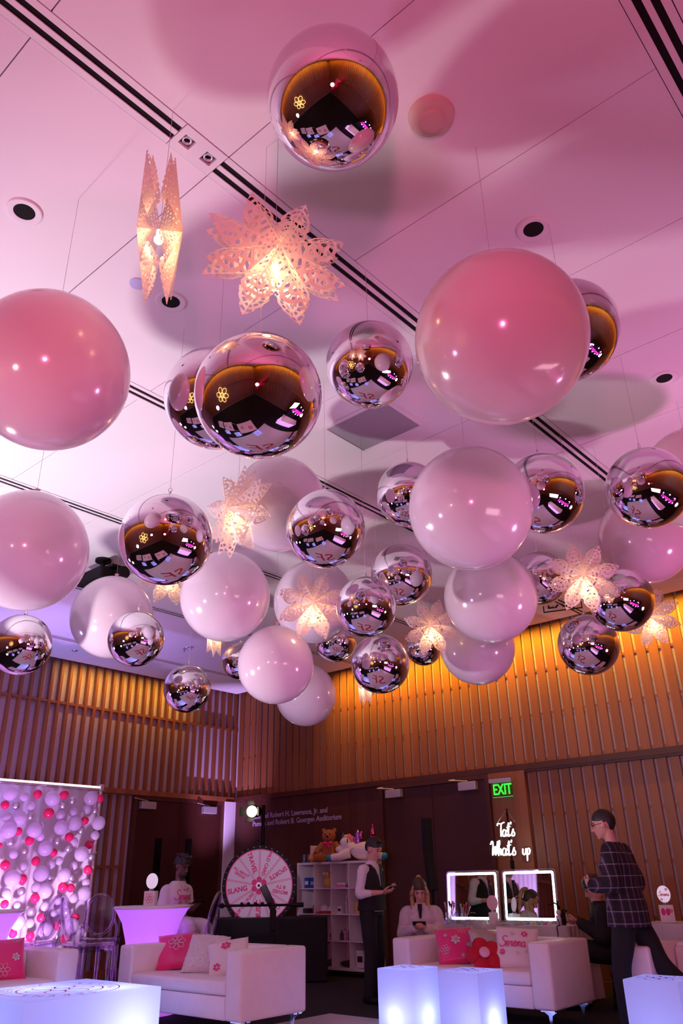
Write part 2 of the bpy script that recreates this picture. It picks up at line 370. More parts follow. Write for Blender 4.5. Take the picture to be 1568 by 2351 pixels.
d1 = door('door_1', 3.66, 5.56, 4.6, 'dark double doors in the back wall'); closer(d1, 3.76, 2.49); closer(d1, 5.13, 2.49)
b = B(); b.box2((5.62, -.05, 0), (6.0, -.003, 2.56)); b.box2((6.0, -.10, 0), (6.205, -.003, 2.63)); b.box2((5.62, -.10, 2.56), (6.0, -.003, 2.632)); b.out('side_panel', MT['wood_b'], d1)
d2 = door('door_2', 12.6-2.20, 12.6-.36, 12.6-1.28, 'dark double doors with narrow glass slits in the left wall'); d2.location = (0, FY, 0); d2.rotation_euler = (0, 0, PI/2)
closer(d2, 12.6-2.16, 2.48); closer(d2, 12.6-.82, 2.47)
for yy in (1.70, 1.06):
    b = B(); b.box2((12.6-yy-.07, -.074, 1.0), (12.6-yy+.07, -.071, 1.98)); b.out('glass_slit', mat('dark_glass', (.004, .004, .006), .08), d2)
b = B(); b.box2((.14, -.085, 0), (3.6, -.061, .10)); b.box2((6.09, -.085, 0), (RX, -.001, .11)); struct(b.out('baseboard_back', mat('oak_base', (.30, .12, .04), .4)))
b = B(); b.box2((.001, FY, 0), (.10, -2.27, .11)); struct(b.out('baseboard_left', MT['wood_l']))

# ------------------------------------------------------------------ ceiling fittings
def slot_row(i, x, label, plate=True):
    t = thing('slot_diffuser', label, 'air diffuser', (x, 0, CEIL), 0, 'air diffusers in the ceiling')
    y0, y1 = FY+.17, -.17
    b = B(); w = .083
    py0, py1 = (-8.88, -8.61)
    segs = [(y0, py0), (py1, y1)] if plate else [(y0, y1)]
    for a, c in segs:
        for (u, v) in ((-w, -.046), (-.013, .015), (.048, w)): b.box2((u, a, -.003), (v, c, .0035))
    if not plate:
        for yy in (-9.4, -6.2, -3.1): b.box2((-w+.001, yy-.02, -.0025), (w-.001, yy+.02, .0033))
    b.out('frame', MT['slot'], t)
    b = B(); b.box2((-w, y0, .004), (w, -8.885, .007)) if plate else None; b.box2((-w, -8.605 if plate else y0, .004), (w, y1, .007)); b.out('slot', MT['void'], t)
    if plate:
        b = B(); yc = (py0+py1)/2
        # plate with two square openings
        for (u0_, u1_, v0, v1) in ((-w, w, py0+.004, yc-.10), (-w, w, yc-.035, yc+.035), (-w, w, yc+.10, py1-.004), (-w, -.033, yc-.10, yc-.035), (.033, w, yc-.10, yc-.035), (-w, -.033, yc+.035, yc+.10), (.033, w, yc+.035, yc+.10)):
            b.box2((u0_, v0, -.004), (u1_, v1, .025))
        pl = b.out('spot_plate', MT['slot'], t)
        for yy in (yc-.068, yc+.068):
            b = B(); b.box2((-.033, yy-.033, .026), (.033, yy+.033, .030)); b.out('recess', mat('recess_brown', (.30, .14, .14), .6), pl)
            b = B(); b.lathe([(.024, .025), (.026, .006), (.018, .002), (.016, .02)], (0, yy, 0), 20); b.out('spot_ring', MT['alu'], pl, True)
            b = B(); b.cyl((0, yy, .016), (0, yy, .018), .016); b.out('spot_lens', MT['void'], pl)
    return t
for i, (x, l) in enumerate(zip(rows, ('double slot air diffuser strip nearest the left wall', 'double slot air diffuser strip second from the left wall', 'double slot air diffuser strip passing above the lower left white balloon', 'double slot air diffuser strip between the pair of overlapping mirror balls and the far wall',
        'double slot air diffuser strip with two small spotlights beside the big paper star', 'double slot air diffuser strip cut off by the top right corner'))):
    slot_row(i, x, l, plate=(i == 4))
def downlight(x, y, label):
    t = thing('downlight', label, 'recessed light', (x, y, CEIL), 0, 'recessed ceiling downlights')
    b = B(); b.lathe([(.098, 0), (.096, -.008), (.088, -.010), (.056, -.003)], (0, 0, 0), 32); b.out('trim_ring', MT['ceiling'], t, True)
    b = B(); b.cyl((0, 0, -.004), (0, 0, -.001), .058, n=28); b.out('aperture', MT['void'], t)
downlight(8.45, -9.13, 'black recessed downlight near the left edge above the big pink balloon')
downlight(8.45, -8.13, 'black recessed downlight just below the edge-on paper lantern')
downlight(10.48, -7.11, 'black recessed downlight above the biggest pink balloon')
downlight(10.48, -5.11, 'black recessed downlight at the right edge of the photo')
downlight(6.4, -9.1, 'black recessed downlight over the left seating')
downlight(12.3, -9.1, 'black recessed downlight over the camera corner')
t = thing('ceiling_speaker', 'round pink-lit ceiling fitting with domed centre beside the topmost mirror ball', 'smoke detector', (10.471, -8.11, CEIL))
b = B(); b.lathe([(.115, 0), (.11, -.018), (.08, -.034), (.062, -.036), (.058, -.052), (.03, -.056), (.0005, -.056)], n=36); b.out('housing', mat('detector_tan', (.62, .44, .38), .5), t, True, angle=35)
t.name = 'smoke_detector'
b = B(); b.lathe([(.052, 0), (.051, -.005), (.048, -.007), (.0005, -.007)], (8.431, -8.37, CEIL), 32); tag(b.out('ceiling_disc', mat('disc_lilac', (.50, .52, .80), .6), None, True, angle=30), 'small pale blue round disc on the ceiling near the edge-on lantern', 'sprinkler cover')
t = thing('ceiling_grille', 'square grey ceiling grille behind the small star and mirror ball', 'ceiling grille', (8.44, -6.07, CEIL))
b = B()
for a, c in (((-.33, -.27), (.33, -.24)), ((-.33, .24), (.33, .27)), ((-.33, -.24), (-.30, .24)), ((.30, -.24), (.33, .24))): b.box2((*a, -.012), (*c, -.0005))
b.out('frame', MT['slot'], t)
b = B(); b.box2((-.30, -.24, -.008), (.30, .24, -.0008)); b.out('panel', add_noise(mat('grille_grey', (.34, .32, .36), .7), nscale=200), t)
# projector hanging from a black pole
P_ = at_d(232, 1330, 8.7)
t = thing('projector', 'black ceiling projector on a short pole behind the left white balloons', 'projector', (P_.x, P_.y, 0))
z = P_.z
b = B(); b.box((0, 0, z), (.52, .34, .13), bevel=.02); b.out('body', MT['black'], t)
b = B(); b.cyl((0, 0, z+.07), (0, 0, CEIL), .03); b.cyl((0, 0, CEIL-.03), (0, 0, CEIL), .09); b.out('pole', MT['black'], t)
b = B(); b.cyl((.2, .05, z), (.38, .05, z), .06, .07, n=24); b.out('lens', MT['black'], t)
b = B(); b.box((0, 0, z+.08), (.6, .12, .03)); b.out('bracket', MT['black'], t)
# ceiling exit sign (seen dark from behind)
P_ = at_d(1290, 1384, 10.6)
t = thing('hanging_exit_sign', 'small dark exit sign hanging flat below the ceiling behind the pink star', 'exit sign', (P_.x, P_.y, 0), R(20))
b = B()
for a, c in (((-.26, -.005, -.11), (.26, .005, -.095)), ((-.26, -.005, .095), (.26, .005, .11)), ((-.26, -.005, -.095), (-.245, .005, .095)), ((.245, -.005, -.095), (.26, .005, .095))): b.box2(a, c)
b.mesh(text_mesh('EXIT', .20, .01, depth=.004), Matrix.Rotation(PI/2, 4, 'X'))
o = b.out('sign_face', MT['black'], t); o.location = (0, 0, P_.z)
b = B(); b.cyl((-.2, 0, P_.z+.1), (-.2, 0, CEIL), .006); b.cyl((.2, 0, P_.z+.1), (.2, 0, CEIL), .006); b.out('rods', MT['black'], t)
# sprinkler hooks near the left corner
for k, (x, y, l) in enumerate(((430, 1487, 'tiny two-armed ceiling sprinkler above the lowest small mirror ball'), (172, 1493, 'tiny flat ceiling disc above the left slatted wall'))):
    d = ray(x, y); q = CAM+d*((CEIL-CAM.z)/d.z)
    b = B(); b.lathe([(.05, 0), (.045, -.012), (.0005, -.014)], (0, 0, 0), 20)
    if k == 0: b.cyl((-.09, 0, -.02), (.09, 0, -.02), .01); b.ball((-.09, 0, -.03), .025); b.ball((.09, 0, -.03), .025); b.cyl((0, 0, 0), (0, 0, -.05), .012)
    o = b.out('ceiling_sprinkler', MT['alu'], None, True); o.location = q; tag(o, l, 'sprinkler')

# ------------------------------------------------------------------ hanging balls and balloons
def place(x, y, rpx, rad):
    c = ray(x, y).dot(fw); return CAM+ray(x, y)*(rad*F/rpx/c*(1+1/c)/2)
b = B(); b.ball((0, 0, 0), 1, 96); BALL = b.out('ball', MT['mirrorball'], None, True); COL.objects.unlink(BALL)
MBL = translucent('balloon_latex', (.80, .70, .79), .25, .16)
MBP = translucent('balloon_latex_pinklit', (.86, .66, .73), .25, .16)  # pinker copy of the latex, pink light put into its colour
for m in (MBL, MBP):
    m.node_tree.nodes['Principled BSDF'].inputs['Coat Weight'].default_value = .5; m.node_tree.nodes['Principled BSDF'].inputs['Coat Roughness'].default_value = .05
b = B(); vs = b.ball((0, 0, 0), 1, 72)
for v in vs:
    if v.co.z > 0: v.co.z *= 1+.045*v.co.z**2
BLN = b.out('envelope', MBL, None, True); COL.objects.unlink(BLN)
b = B(); b.lathe([(.004, .0), (.018, .012), (.012, .03), (.006, .036), (.010, .044), (.002, .05)], n=14); b.tube([(.002*math.cos(a)+0, .012*math.sin(a), .058+.012*math.cos(a)) for a in [k*PI/6 for k in range(12)]], .0022, 6, closed=True)
HOOK = b.out('hook', MT['chrome'], None, True); COL.objects.unlink(HOOK)
b = B(); b.lathe([(.03, -.006), (.016, .008), (.010, .02), (.018, .034), (.022, .042), (.004, .03)], n=14); KNOT = b.out('knot', MT['tan'], None, True); COL.objects.unlink(KNOT)
b = B(); b.cyl((0, 0, 0), (0, 0, 1), .0011, n=6); STR = b.out('thread', MT['string'], None); COL.objects.unlink(STR)
def part_copy(src, parent, loc, scale=(1, 1, 1), name=None):
    o = src.copy(); COL.objects.link(o); o.parent = parent; o.location = loc; o.scale = scale; return o
def thread(t, z0):
    part_copy(STR, t, (0, 0, z0), (1, 1, CEIL-.001-t.location.z-z0))
def mirror_ball(x, y, rpx, rad, label):
    t = thing('mirror_ball', label, 'mirror ball', place(x, y, rpx, rad), random.uniform(0, 6), 'chrome mirror balls hanging from the ceiling')
    part_copy(BALL, t, (0, 0, 0), (rad,)*3); part_copy(HOOK, t, (0, 0, rad-.002)); thread(t, rad+.06); return t
def balloon(x, y, rpx, rad, label, pink=False):
    t = thing('balloon', label, 'balloon', place(x, y, rpx, rad), random.uniform(0, 6), 'large pastel balloons hanging from the ceiling')
    e = part_copy(BLN, t, (0, 0, 0), (rad,)*3)
    if pink:
        e.data = PINKLIT_ME
    part_copy(KNOT, t, (0, 0, rad*1.04)); thread(t, rad*1.04+.03); return t
PINKLIT_ME = BLN.data.copy(); PINKLIT_ME.materials.clear(); PINKLIT_ME.materials.append(MBP)
for a in ((764, 230, 161, .27, 'topmost mirror ball, alone above the paper stars'),
 (593, 908, 147, .27, 'large mirror ball in front of its overlapping partner, left of centre'),
 (497, 914, 120, .27, 'mirror ball half hidden behind the large one left of centre'),
 (848, 838, 101, .25, 'mirror ball just left of the biggest pink balloon'),
 (1303, 760, 121, .27, 'mirror ball peeking out behind the right side of the biggest pink balloon'),
 (381, 1238, 107, .27, 'mirror ball left of the turned star lantern, over the left white balloons'),
 (747, 1214, 91, .27, 'mirror ball right of the turned star, in front of the faint pink balloon'),
 (940, 1135, 76, .27, 'mirror ball behind the left side of the central right pink balloon'),
 (1247, 1133, 94, .27, 'mirror ball tucked behind the right side of the central right pink balloon'),
 (1487, 1120, 97, .27, 'mirror ball cut by the right edge of the photo'),
 (921, 1320, 71, .28, 'mirror ball partly behind another one, below the central right balloon'),
 (841, 1393, 70, .23, 'mirror ball touching the right tip of the centre star'),
 (48, 1480, 72, .27, 'mirror ball at the left edge over the slatted wall'),
 (312, 1466, 65, .25, 'mirror ball in front of the left white balloon with the shaded side'),
 (430, 1581, 55, .25, 'smallest fully visible mirror ball, hanging before the left slatted wall'),
 (552, 1517, 43, .22, 'mirror ball mostly hidden left of the low white balloon'),
 (770, 1471, 49, .24, 'mirror ball showing only its lower half under the centre star'),
 (873, 1524, 67.5, .27, 'mirror ball in front of the top of the amber lit back wall'),
 (973, 1487, 41, .22, 'mirror ball showing below the white star left of the stacked pink balloons'),
 (1240, 1327, 63, .25, 'mirror ball behind the left points of the pink star'),
 (1426, 1377, 75, .25, 'mirror ball behind the right point of the pink star'),
 (1351, 1480, 71, .27, 'lowest mirror ball on the right in front of the amber boards')): mirror_ball(*a)
for a in ((112, 853, 189, .38, 'big pink balloon cut by the left edge', True), (1150, 779, 201, .38, 'biggest pink balloon, right of centre', True),
 (1080, 1168, 142, .38, 'pink balloon right of centre, directly below the biggest one'), (62, 1265, 142, .38, 'big pale balloon at the left edge, under the pink one'),
 (640, 1158, 109, .36, 'faint pink balloon behind the turned star and a mirror ball'), (517, 1370, 103, .38, 'white balloon right below the turned star lantern'),
 (257, 1418, 95, .40, 'pale balloon with a shaded left side behind a small mirror ball'), (722, 1382, 94, .40, 'pale balloon directly behind the centre star'),
 (633, 1527, 88, .32, 'white balloon in front of the lowest balloon of the cluster'), (702, 1596, 70, .36, 'lowest white balloon of the cluster'),
 (1126, 1370, 107, .38, 'middle one of three stacked pink balloons on the right'), (1096, 1486, 86, .38, 'lowest of three stacked pink balloons on the right'),
 (1480, 1237, 107, .42, 'faint mauve balloon behind the pink star at the right', True), (1595, 1100, 122, .38, 'mauve balloon cut off behind the right edge mirror ball', True)): balloon(*a)

# ------------------------------------------------------------------ paper star lanterns
def paper_mat(name, kind):
    m = bpy.data.materials.new(name); m.use_nodes = True; nt = m.node_tree; N = nt.nodes; L = nt.links; N.clear()
    out = N.new('ShaderNodeOutputMaterial'); uv = N.new('ShaderNodeUVMap'); sx = N.new('ShaderNodeSeparateXYZ'); L.new(uv.outputs[0], sx.inputs[0])
    def mth(op, a, b=None, c=None):
        n = N.new('ShaderNodeMath'); n.operation = op
        for i, v in enumerate((a, b, c)):
            if v is None: continue
            if isinstance(v, (int, float)): n.inputs[i].default_value = v
            else: L.new(v, n.inputs[i])
        return n.outputs[0]
    u, v = sx.outputs[0], sx.outputs[1]        # u = along the point (m), v = across from ridge (m)
    if kind == 0:      # nested scalloped arches of dashes
        du = mth('SUBTRACT', u, .22); r = mth('SQRT', mth('ADD', mth('MULTIPLY', du, du), mth('MULTIPLY', v, v)))
        an = mth('ARCTAN2', v, du)
        ring = mth('SINE', mth('MULTIPLY', r, 2*PI/.034))
        dash = mth('SINE', mth('MULTIPLY', an, 11))
        h1 = mth('MULTIPLY', mth('GREATER_THAN', ring, -.05), mth('GREATER_THAN', dash, -.62))
        edge = mth('LESS_THAN', r, .125)
        h1 = mth('MULTIPLY', h1, edge)
        # inner part near the centre: small dots
        dot = mth('ADD', mth('SINE', mth('MULTIPLY', u, 2*PI/.024)), mth('SINE', mth('MULTIPLY', v, 2*PI/.019)))
        h2 = mth('MULTIPLY', mth('GREATER_THAN', dot, .75), mth('GREATER_THAN', r, .125))
        hole = mth('MAXIMUM', h1, h2)
    else:              # dots and squiggles
        sq = mth('SINE', mth('ADD', mth('MULTIPLY', u, 2*PI/.026), mth('MULTIPLY', mth('SINE', mth('MULTIPLY', v, 170)), 1.5)))
        s2 = mth('SINE', mth('MULTIPLY', mth('ADD', v, mth('MULTIPLY', u, .35)), 2*PI/.020))
        h1 = mth('MULTIPLY', mth('GREATER_THAN', sq, .25), mth('GREATER_THAN', s2, .15))
        dot = mth('ADD', mth('SINE', mth('MULTIPLY', u, 2*PI/.011)), mth('SINE', mth('MULTIPLY', v, 2*PI/.012)))
        hole = mth('MAXIMUM', h1, mth('GREATER_THAN', dot, 1.75))
    keep = mth('GREATER_THAN', v, .004); hole = mth('MULTIPLY', hole, keep)
    d = N.new('ShaderNodeBsdfDiffuse'); d.inputs[0].default_value = (.86, .72, .76, 1)
    t = N.new('ShaderNodeBsdfTranslucent'); t.inputs[0].default_value = (.95, .74, .55, 1)
    mx = N.new('ShaderNodeMixShader'); mx.inputs[0].default_value = .42; L.new(d.outputs[0], mx.inputs[1]); L.new(t.outputs[0], mx.inputs[2])
    tr = N.new('ShaderNodeBsdfTransparent'); m3 = N.new('ShaderNodeMixShader')
    L.new(hole, m3.inputs[0]); L.new(mx.outputs[0], m3.inputs[1]); L.new(tr.outputs[0], m3.inputs[2]); L.new(m3.outputs[0], out.inputs[0])
    return m
PAPER = [paper_mat('lace_paper_arches', 0), paper_mat('lace_paper_squiggles', 1)]
def star_mesh(kind, Rt=.33, k=8, hc=.10, ht=.05):
    """folded paper star facing -y/+y: k points, two layers; each half flap a uv-mapped grid"""
    b = B(); uvl = b.bm.loops.layers.uv.new('UVMap'); NS, NT = 34, 4
    rv = Rt*.37
    for side in (-1, 1):
        for i in range(k):
            a = 2*PI*(i+.5)/k
            er = Vector((math.cos(a), 0, math.sin(a))); et = Vector((-math.sin(a), 0, math.cos(a)))
            for sg in (-1, 1):
                grid = []
                for s in range(NS+1):
                    q = s/NS; u = q*Rt
                    rd = Vector((0, side*(hc*(1-q)+ht*q), 0))
                    wmax = math.tan(PI/k)
                    if u < rv*1.15: w = u*wmax
                    else:
                        z = (u-rv*1.15)/(Rt-rv*1.15); w = rv*1.15*wmax*(1+.95*math.sin(z*PI*.72))*(1-z)**.80
                        w += .007*abs(math.sin(z*PI*(5.5 if kind == 0 else 9)))*(1-z*.4)
                        if z > .93: w = max(w, .006+.008*math.sin((z-.93)/.07*PI))
                    dep = max(0, 1-w/.10*.85)
                    edge_y = side*(hc*(1-q)+ht*q)*(1-min(1, w/(.062+.05*q)))
                    row = []
                    for t in range(NT+1):
                        f = t/NT
                        p = er*u+et*(sg*w*f)+Vector((0, rd.y*(1-f)+edge_y*f, 0))
                        row.append((b.bm.verts.new(p), (u, w*f)))
                    grid.append(row)
                for s in range(NS):
                    for t in range(NT):
                        q4 = [grid[s][t], grid[s+1][t], grid[s+1][t+1], grid[s][t+1]]
                        try: f = b.bm.faces.new([z[0] for z in q4])
                        except ValueError: continue
                        for lp, z in zip(f.loops, q4): lp[uvl].uv = z[1]
    return b.out('paper_shade', PAPER[kind])
STARS = [star_mesh(0), star_mesh(1)]
for s_ in STARS: COL.objects.unlink(s_)
BULB_M = mat('warm_bulb', (1, .8, .5), .4, 0, (1, .72, .38), 14)
b = B(); b.ball((0, 0, 0), .021, 16); b.cyl((0, 0, .015), (0, 0, .05), .013); BULB = b.out('bulb', BULB_M, None, True); COL.objects.unlink(BULB)
def star(x, y, rpx, rad, face, kind, label, roll=0, lit=1.0, power=9):
    c = ray(x, y).dot(fw); p = CAM+ray(x, y)*(rad*F/rpx/c)
    t = thing('star_lantern', label, 'star lantern', p, face, 'paper star lanterns hanging from the ceiling')
    o = part_copy(STARS[kind], t, (0, 0, 0), (rad/.33,)*3); o.rotation_euler = (0, roll, 0)
    part_copy(BULB, t, (0, 0, -.06)); thread(t, 0.03)
    if lit: light('bulb_glow', 'POINT', (p.x, p.y, p.z-.10), power*lit, (1, .66, .34), shadow_soft_size=.035)
    return t
VIEW = YAW     # star facing the camera has its local -y towards it
def facing(x, y, turn=0):
    d = ray(x, y); return math.atan2(d.y, d.x)-PI/2+R(turn)
for (x, y, rp, rad, turn, kind, l, rl) in (
 (367, 527, 172, .33, 83, 1, 'narrow paper lantern seen edge-on, left of the big star', 0),
 (632, 592, 172, .33, 12, 0, 'largest paper star lantern with eight lacy points, upper left of centre', 0),
 (920, 922, 88, .33, -20, 1, 'paper star lantern peeking out between a mirror ball and the biggest pink balloon', R(22)),
 (545, 1175, 108, .33, -52, 0, 'turned paper star lantern glowing in front of the faint pink balloon', 0),
 (718, 1390, 82, .30, 5, 0, 'paper star lantern in the centre in front of a pale balloon', 0),
 (990, 1440, 66, .28, -10, 0, 'white paper star left of the stacked pink balloons', 0),
 (1338, 1326, 84, .28, 10, 0, 'pink-lit paper star at the right in front of two mirror balls', R(10)),
 (1497, 1418, 68, .30, -30, 0, 'paper star lantern at the right edge against the amber boards', R(5)),
 (388, 1322, 70, .33, 15, 0, 'pink paper star mostly hidden under the left mirror ball', 0),
 (749, 1322, 62, .30, 55, 1, 'small lit star hidden between a mirror ball and the centre star', 0),
 (493, 1450, 58, .30, 70, 1, 'lit star showing only its tips below the white balloon left of centre', 0),
 (838, 1562, 58, .30, 78, 1, 'lit edge-on star hanging below a mirror ball before the back wall', 0)):
    lit = 1.0
    star(x, y, rp, rad, facing(x, y, turn), kind, l, rl, lit, power=1.7)

# ------------------------------------------------------------------ dance floor and everything standing low in the room
b = B()
for i in range(5):
    for j in range(5): b.box2((5.3+i*1.04+.002, -3.2-(j+1)*1.04+.002, 0.0002), (5.3+(i+1)*1.04-.002, -3.2-j*1.04-.002, .002))
df = b.out('dance_floor', MT['vinyl']); tag(df, 'white vinyl dance floor whose corner shows at the bottom edge of the photo', 'dance floor')
b = B(); Mx = Matrix.Translation((7.6, -5.5, .0022)) @ Matrix.Rotation(R(-138), 4, 'Z')
b.mesh(text_mesh('SF', 2.7, .0, shear=.25), Mx); b.out('floor_letters', MT['red_ink'], df)

def sofa(label, loc, rz, Wd=1.88, D=.84):
    """faces local -y, origin at floor centre"""
    t = thing('sofa', label, 'sofa', loc, rz, 'white leather lounge sofas')
    h, aw = .70, .225; z0 = .15
    for sx in (-1, 1):
        b = B(); b.box2((sx*Wd/2-(aw if sx > 0 else 0), -D/2, z0), (sx*Wd/2+(aw if sx < 0 else 0), D/2, h), bevel=.028, seg=3); b.out('armrest', MT['leather'], t, True, angle=50)
    b = B(); b.box2((-Wd/2+aw+.003, D/2-.22, z0), (Wd/2-aw-.003, D/2, h), bevel=.03, seg=3)
    vs = b.box2((-Wd/2+aw+.004, D/2-.27, .44), (Wd/2-aw-.004, D/2-.205, h-.03), bevel=.03, seg=3); b.out('backrest', MT['leather'], t, True, angle=50)
    b = B(); b.box2((-Wd/2+aw+.003, -D/2+.012, z0), (Wd/2-aw-.003, D/2-.225, .335), bevel=.012); b.out('base', MT['leather'], t, True, angle=50)
    b = B(); b.box2((-Wd/2+aw+.004, -D/2+.004, .338), (Wd/2-aw-.004, D/2-.225, .455), bevel=.03, seg=3); b.out('seat_cushion', MT['leather'], t, True, angle=50)
    for sx in (-1, 1):
        for sy in (-1, 1):
            b = B(); x, y = sx*(Wd/2-.10), sy*(D/2-.09)
            b.prism([(-.07, 0), (.07, 0), (.07, -.012), (.02, -.045), (.006, -.145), (-.006, -.145), (-.02, -.045), (-.07, -.012)], .02, Matrix.Translation((x, y+.01, .150)) @ Matrix.Rotation(PI/2, 4, 'X'))
            b.box2((x-.07, y-.055, .138), (x+.07, y+.055, .1495)); b.out('leg', MT['chrome'], t)
    return t
sofa('white leather sofa in front of the prize wheel with its right side to the viewer', (4.87, -4.52, 0), 0, 1.90)
sofa('white leather sofa with a red flower cushion in front of the makeup table', (6.83, -2.44, 0), 0, 1.86)
sofa('white leather sofa at the left edge below the balloon curtain', (3.58, -6.42, 0), PI/2, 1.92)
sofa('white leather sofa at the right edge behind the walking man', (9.42, -2.42, 0), 0, 1.88)

# cushions -----------------------------------------------------------------
def pil(u, v, s, th):      # front surface of a square pillow, u,v in -1..1
    e = max(0, (1-u*u))*max(0, (1-v*v)); pin = 1-.07*(1-abs(u*v))*(abs(u)**4+abs(v)**4)
    return Vector((u*s/2*pin, -th/2*e**.42, v*s/2*pin))
def cushion(label, loc, rz, tilt, m, s=.46, th=.15, deco=None, roll=0, fur=False):
    t = thing('throw_pillow', label, 'throw pillow', (0, 0, 0), 0, 'throw pillows on the sofas')
    b = B(); n = 22 if not fur else 60
    for sd in (1, -1):
        g = [[None]*(n+1) for _ in range(n+1)]
        for i in range(n+1):
            for j in range(n+1):
                u, v = 2*i/n-1, 2*j/n-1; p = pil(u, v, s, th); p.y *= sd
                p.y += sd*-.006*noise.noise(Vector((u*2.2, v*2.2, s*9)))
                if fur: p += Vector((noise.noise(Vector((u*30, v*30, 1))), -sd*abs(noise.noise(Vector((u*34, v*34, 5))))*2, noise.noise(Vector((u*30, v*30, 9)))))*.013
                g[i][j] = b.bm.verts.new(p)
        for i in range(n):
            for j in range(n): b.bm.faces.new((g[i][j], g[i+1][j], g[i+1][j+1], g[i][j+1]))
    bmesh.ops.remove_doubles(b.bm, verts=b.bm.verts[:], dist=.0006)
    t.matrix_world = Matrix.Translation(loc) @ Matrix.Rotation(rz, 4, 'Z') @ Matrix.Rotation(-tilt, 4, 'X') @ Matrix.Rotation(roll, 4, 'Y')
    b.out('cover', m, t, not fur or True)
    def mapped(bb, name, mm, lift=.004):
        bmesh.ops.triangulate(bb.bm, faces=bb.bm.faces[:])
        bmesh.ops.subdivide_edges(bb.bm, edges=[e for e in bb.bm.edges if e.calc_length() > .08], cuts=2, use_grid_fill=True)
        for v in bb.bm.verts:
            p = pil(max(-.97, min(.97, v.co.x)), max(-.97, min(.97, v.co.y)), s, th); v.co = p+Vector((0, -lift-.003, 0))
        bb.out(name, mm, t)
    if deco: deco(mapped)
    return t
def petals(b, cx, cy, r, k=6, hole=.22, ph=.3):
    for i in range(k):
        a = 2*PI*i/k+ph; c = (cx+r*.62*math.cos(a), cy+r*.62*math.sin(a))
        b.poly([(c[0]+r*.36*math.cos(a)*math.cos(t)-r*.28*math.sin(a)*math.sin(t), c[1]+r*.36*math.sin(a)*math.cos(t)+r*.28*math.cos(a)*math.sin(t), 0) for t in [2*PI*j/10 for j in range(10)]])
    if hole < 0: b.poly([(cx-hole*r*math.cos(2*PI*j/10), cy-hole*r*math.sin(2*PI*j/10), 0) for j in range(10)])
def outline(b, cx, cy, r, w, k=6, ph=0):
    for st in flower_strokes(r, k, ph): ribbon(b, [(p[0]+cx, p[1]+cy) for p in st], w, True)
def script(b, word, cx, cy, h, w):
    for st in cursive(word): ribbon(b, [((p[0]+.16*p[1])*h+cx, (p[1]-.4)*h+cy) for p in catmull(st, 4)], w)
SATIN = mat('hot_pink_satin', (.80, .008, .19), .28); SATIN.node_tree.nodes['Principled BSDF'].inputs['Sheen Weight'].default_value = .5
SILV = mat('silver_satin', (.52, .46, .46), .22, .45)
WSAT = mat('white_satin', (.80, .72, .74), .4)
FUR = add_noise(mat('white_fur', (.82, .76, .80), .95), nscale=60, a=(.85,)*3, b=(1.05,)*3)
def d_flowers(spots):
    def f(mp):
        b = B(); [petals(b, x, y, r, hole=-.2) for x, y, r, kind in spots if kind == 0]; mp(b, 'flower_print', MT['silver_ink'])
        b = B(); n = 0
        for x, y, r, kind in spots:
            if kind == 1: outline(b, x, y, r, .02); n += 1
        if n: mp(b, 'flower_outline', MT['silver_ink'])
        else: b.bm.free()
    return f
def d_daisy(mp):
    b = B(); outline(b, .0, .25, .44, .028, 7, .2)
    for sx in (-.05, .05): b.poly([(sx+.013*math.cos(2*PI*j/8), .28+.02*math.sin(2*PI*j/8), 0) for j in range(8)])
    ribbon(b, [(.06*math.cos(PI+PI*j/8), .24+.05*math.sin(PI+PI*j/8)) for j in range(9)], .02); mp(b, 'daisy_print', MT['silver_ink'])
def d_serena(mp):
    b = B(); script(b, 'Serena', -.14, .08, .52, .045); mp(b, 'script_print', MT['pink_ink'])
    b = B(); petals(b, .38, .52, .17); petals(b, -.62, -.38, .15); mp(b, 'flower_print', MT['pink_ink'])
    b = B()
    for x, y in ((-.2, .52), (.1, -.42), (.5, -.32)): petals(b, x, y, .10, hole=-.4)
    mp(b, 'dot_print', MT['silver_ink'])
def d_corner(mp):
    b = B(); petals(b, -.1, .45, .26); petals(b, -.6, -.62, .2); mp(b, 'flower_print', MT['pink_ink'])
    b = B(); petals(b, .4, .0, .09, hole=-.4); mp(b, 'dot_print', MT['silver_ink'])
# sofa A (in front of wheel)
cushion('hot pink satin pillow with a smiling daisy outline, on the sofa before the prize wheel', (4.22, -4.420, 0.615), R(42), R(41), SATIN, .42, .15, d_daisy, R(-6))
cushion('white shaggy fur pillow beside the daisy pillow', (4.72, -4.440, 0.605), R(36), R(39), FUR, .42, .18, None, R(5), fur=True)
cushion('white pillow with pink flower print behind the armrest of the middle sofa', (5.12, -4.480, 0.595), R(38), R(45), WSAT, .41, .14, d_corner, R(-12))
# sofa B
cushion('hot pink satin pillow with silver flowers, left on the sofa before the makeup table', (6.46, -2.460, 0.615), R(34), R(39), SATIN, .42, .15, d_flowers([(.0, .1, .26, 0), (-.62, -.35, .26, 1), (.62, -.2, .13, 0), (.25, -.72, .10, 0), (.4, .75, .3, 1), (-.5, .4, .1, 0)]), R(-5))
cushion('silver satin pillow behind the red flower cushion', (6.84, -2.420, 0.605), R(40), R(37), SILV, .41, .15, None, R(3))
cushion('white satin pillow printed with a pink name in script', (7.20, -2.480, 0.620), R(26), R(35), WSAT, .43, .14, d_serena, R(4))
t = thing('flower_cushion', 'plush red flower cushion with five petals and pink centre on the sofa', 'throw pillow', (0, 0, 0), 0, 'throw pillows on the sofas')
t.matrix_world = Matrix.Translation((6.94, -2.68, .56)) @ Matrix.Rotation(R(38), 4, 'Z') @ Matrix.Rotation(R(-38), 4, 'X')
RED = mat('red_plush', (.52, .006, .03), .9)
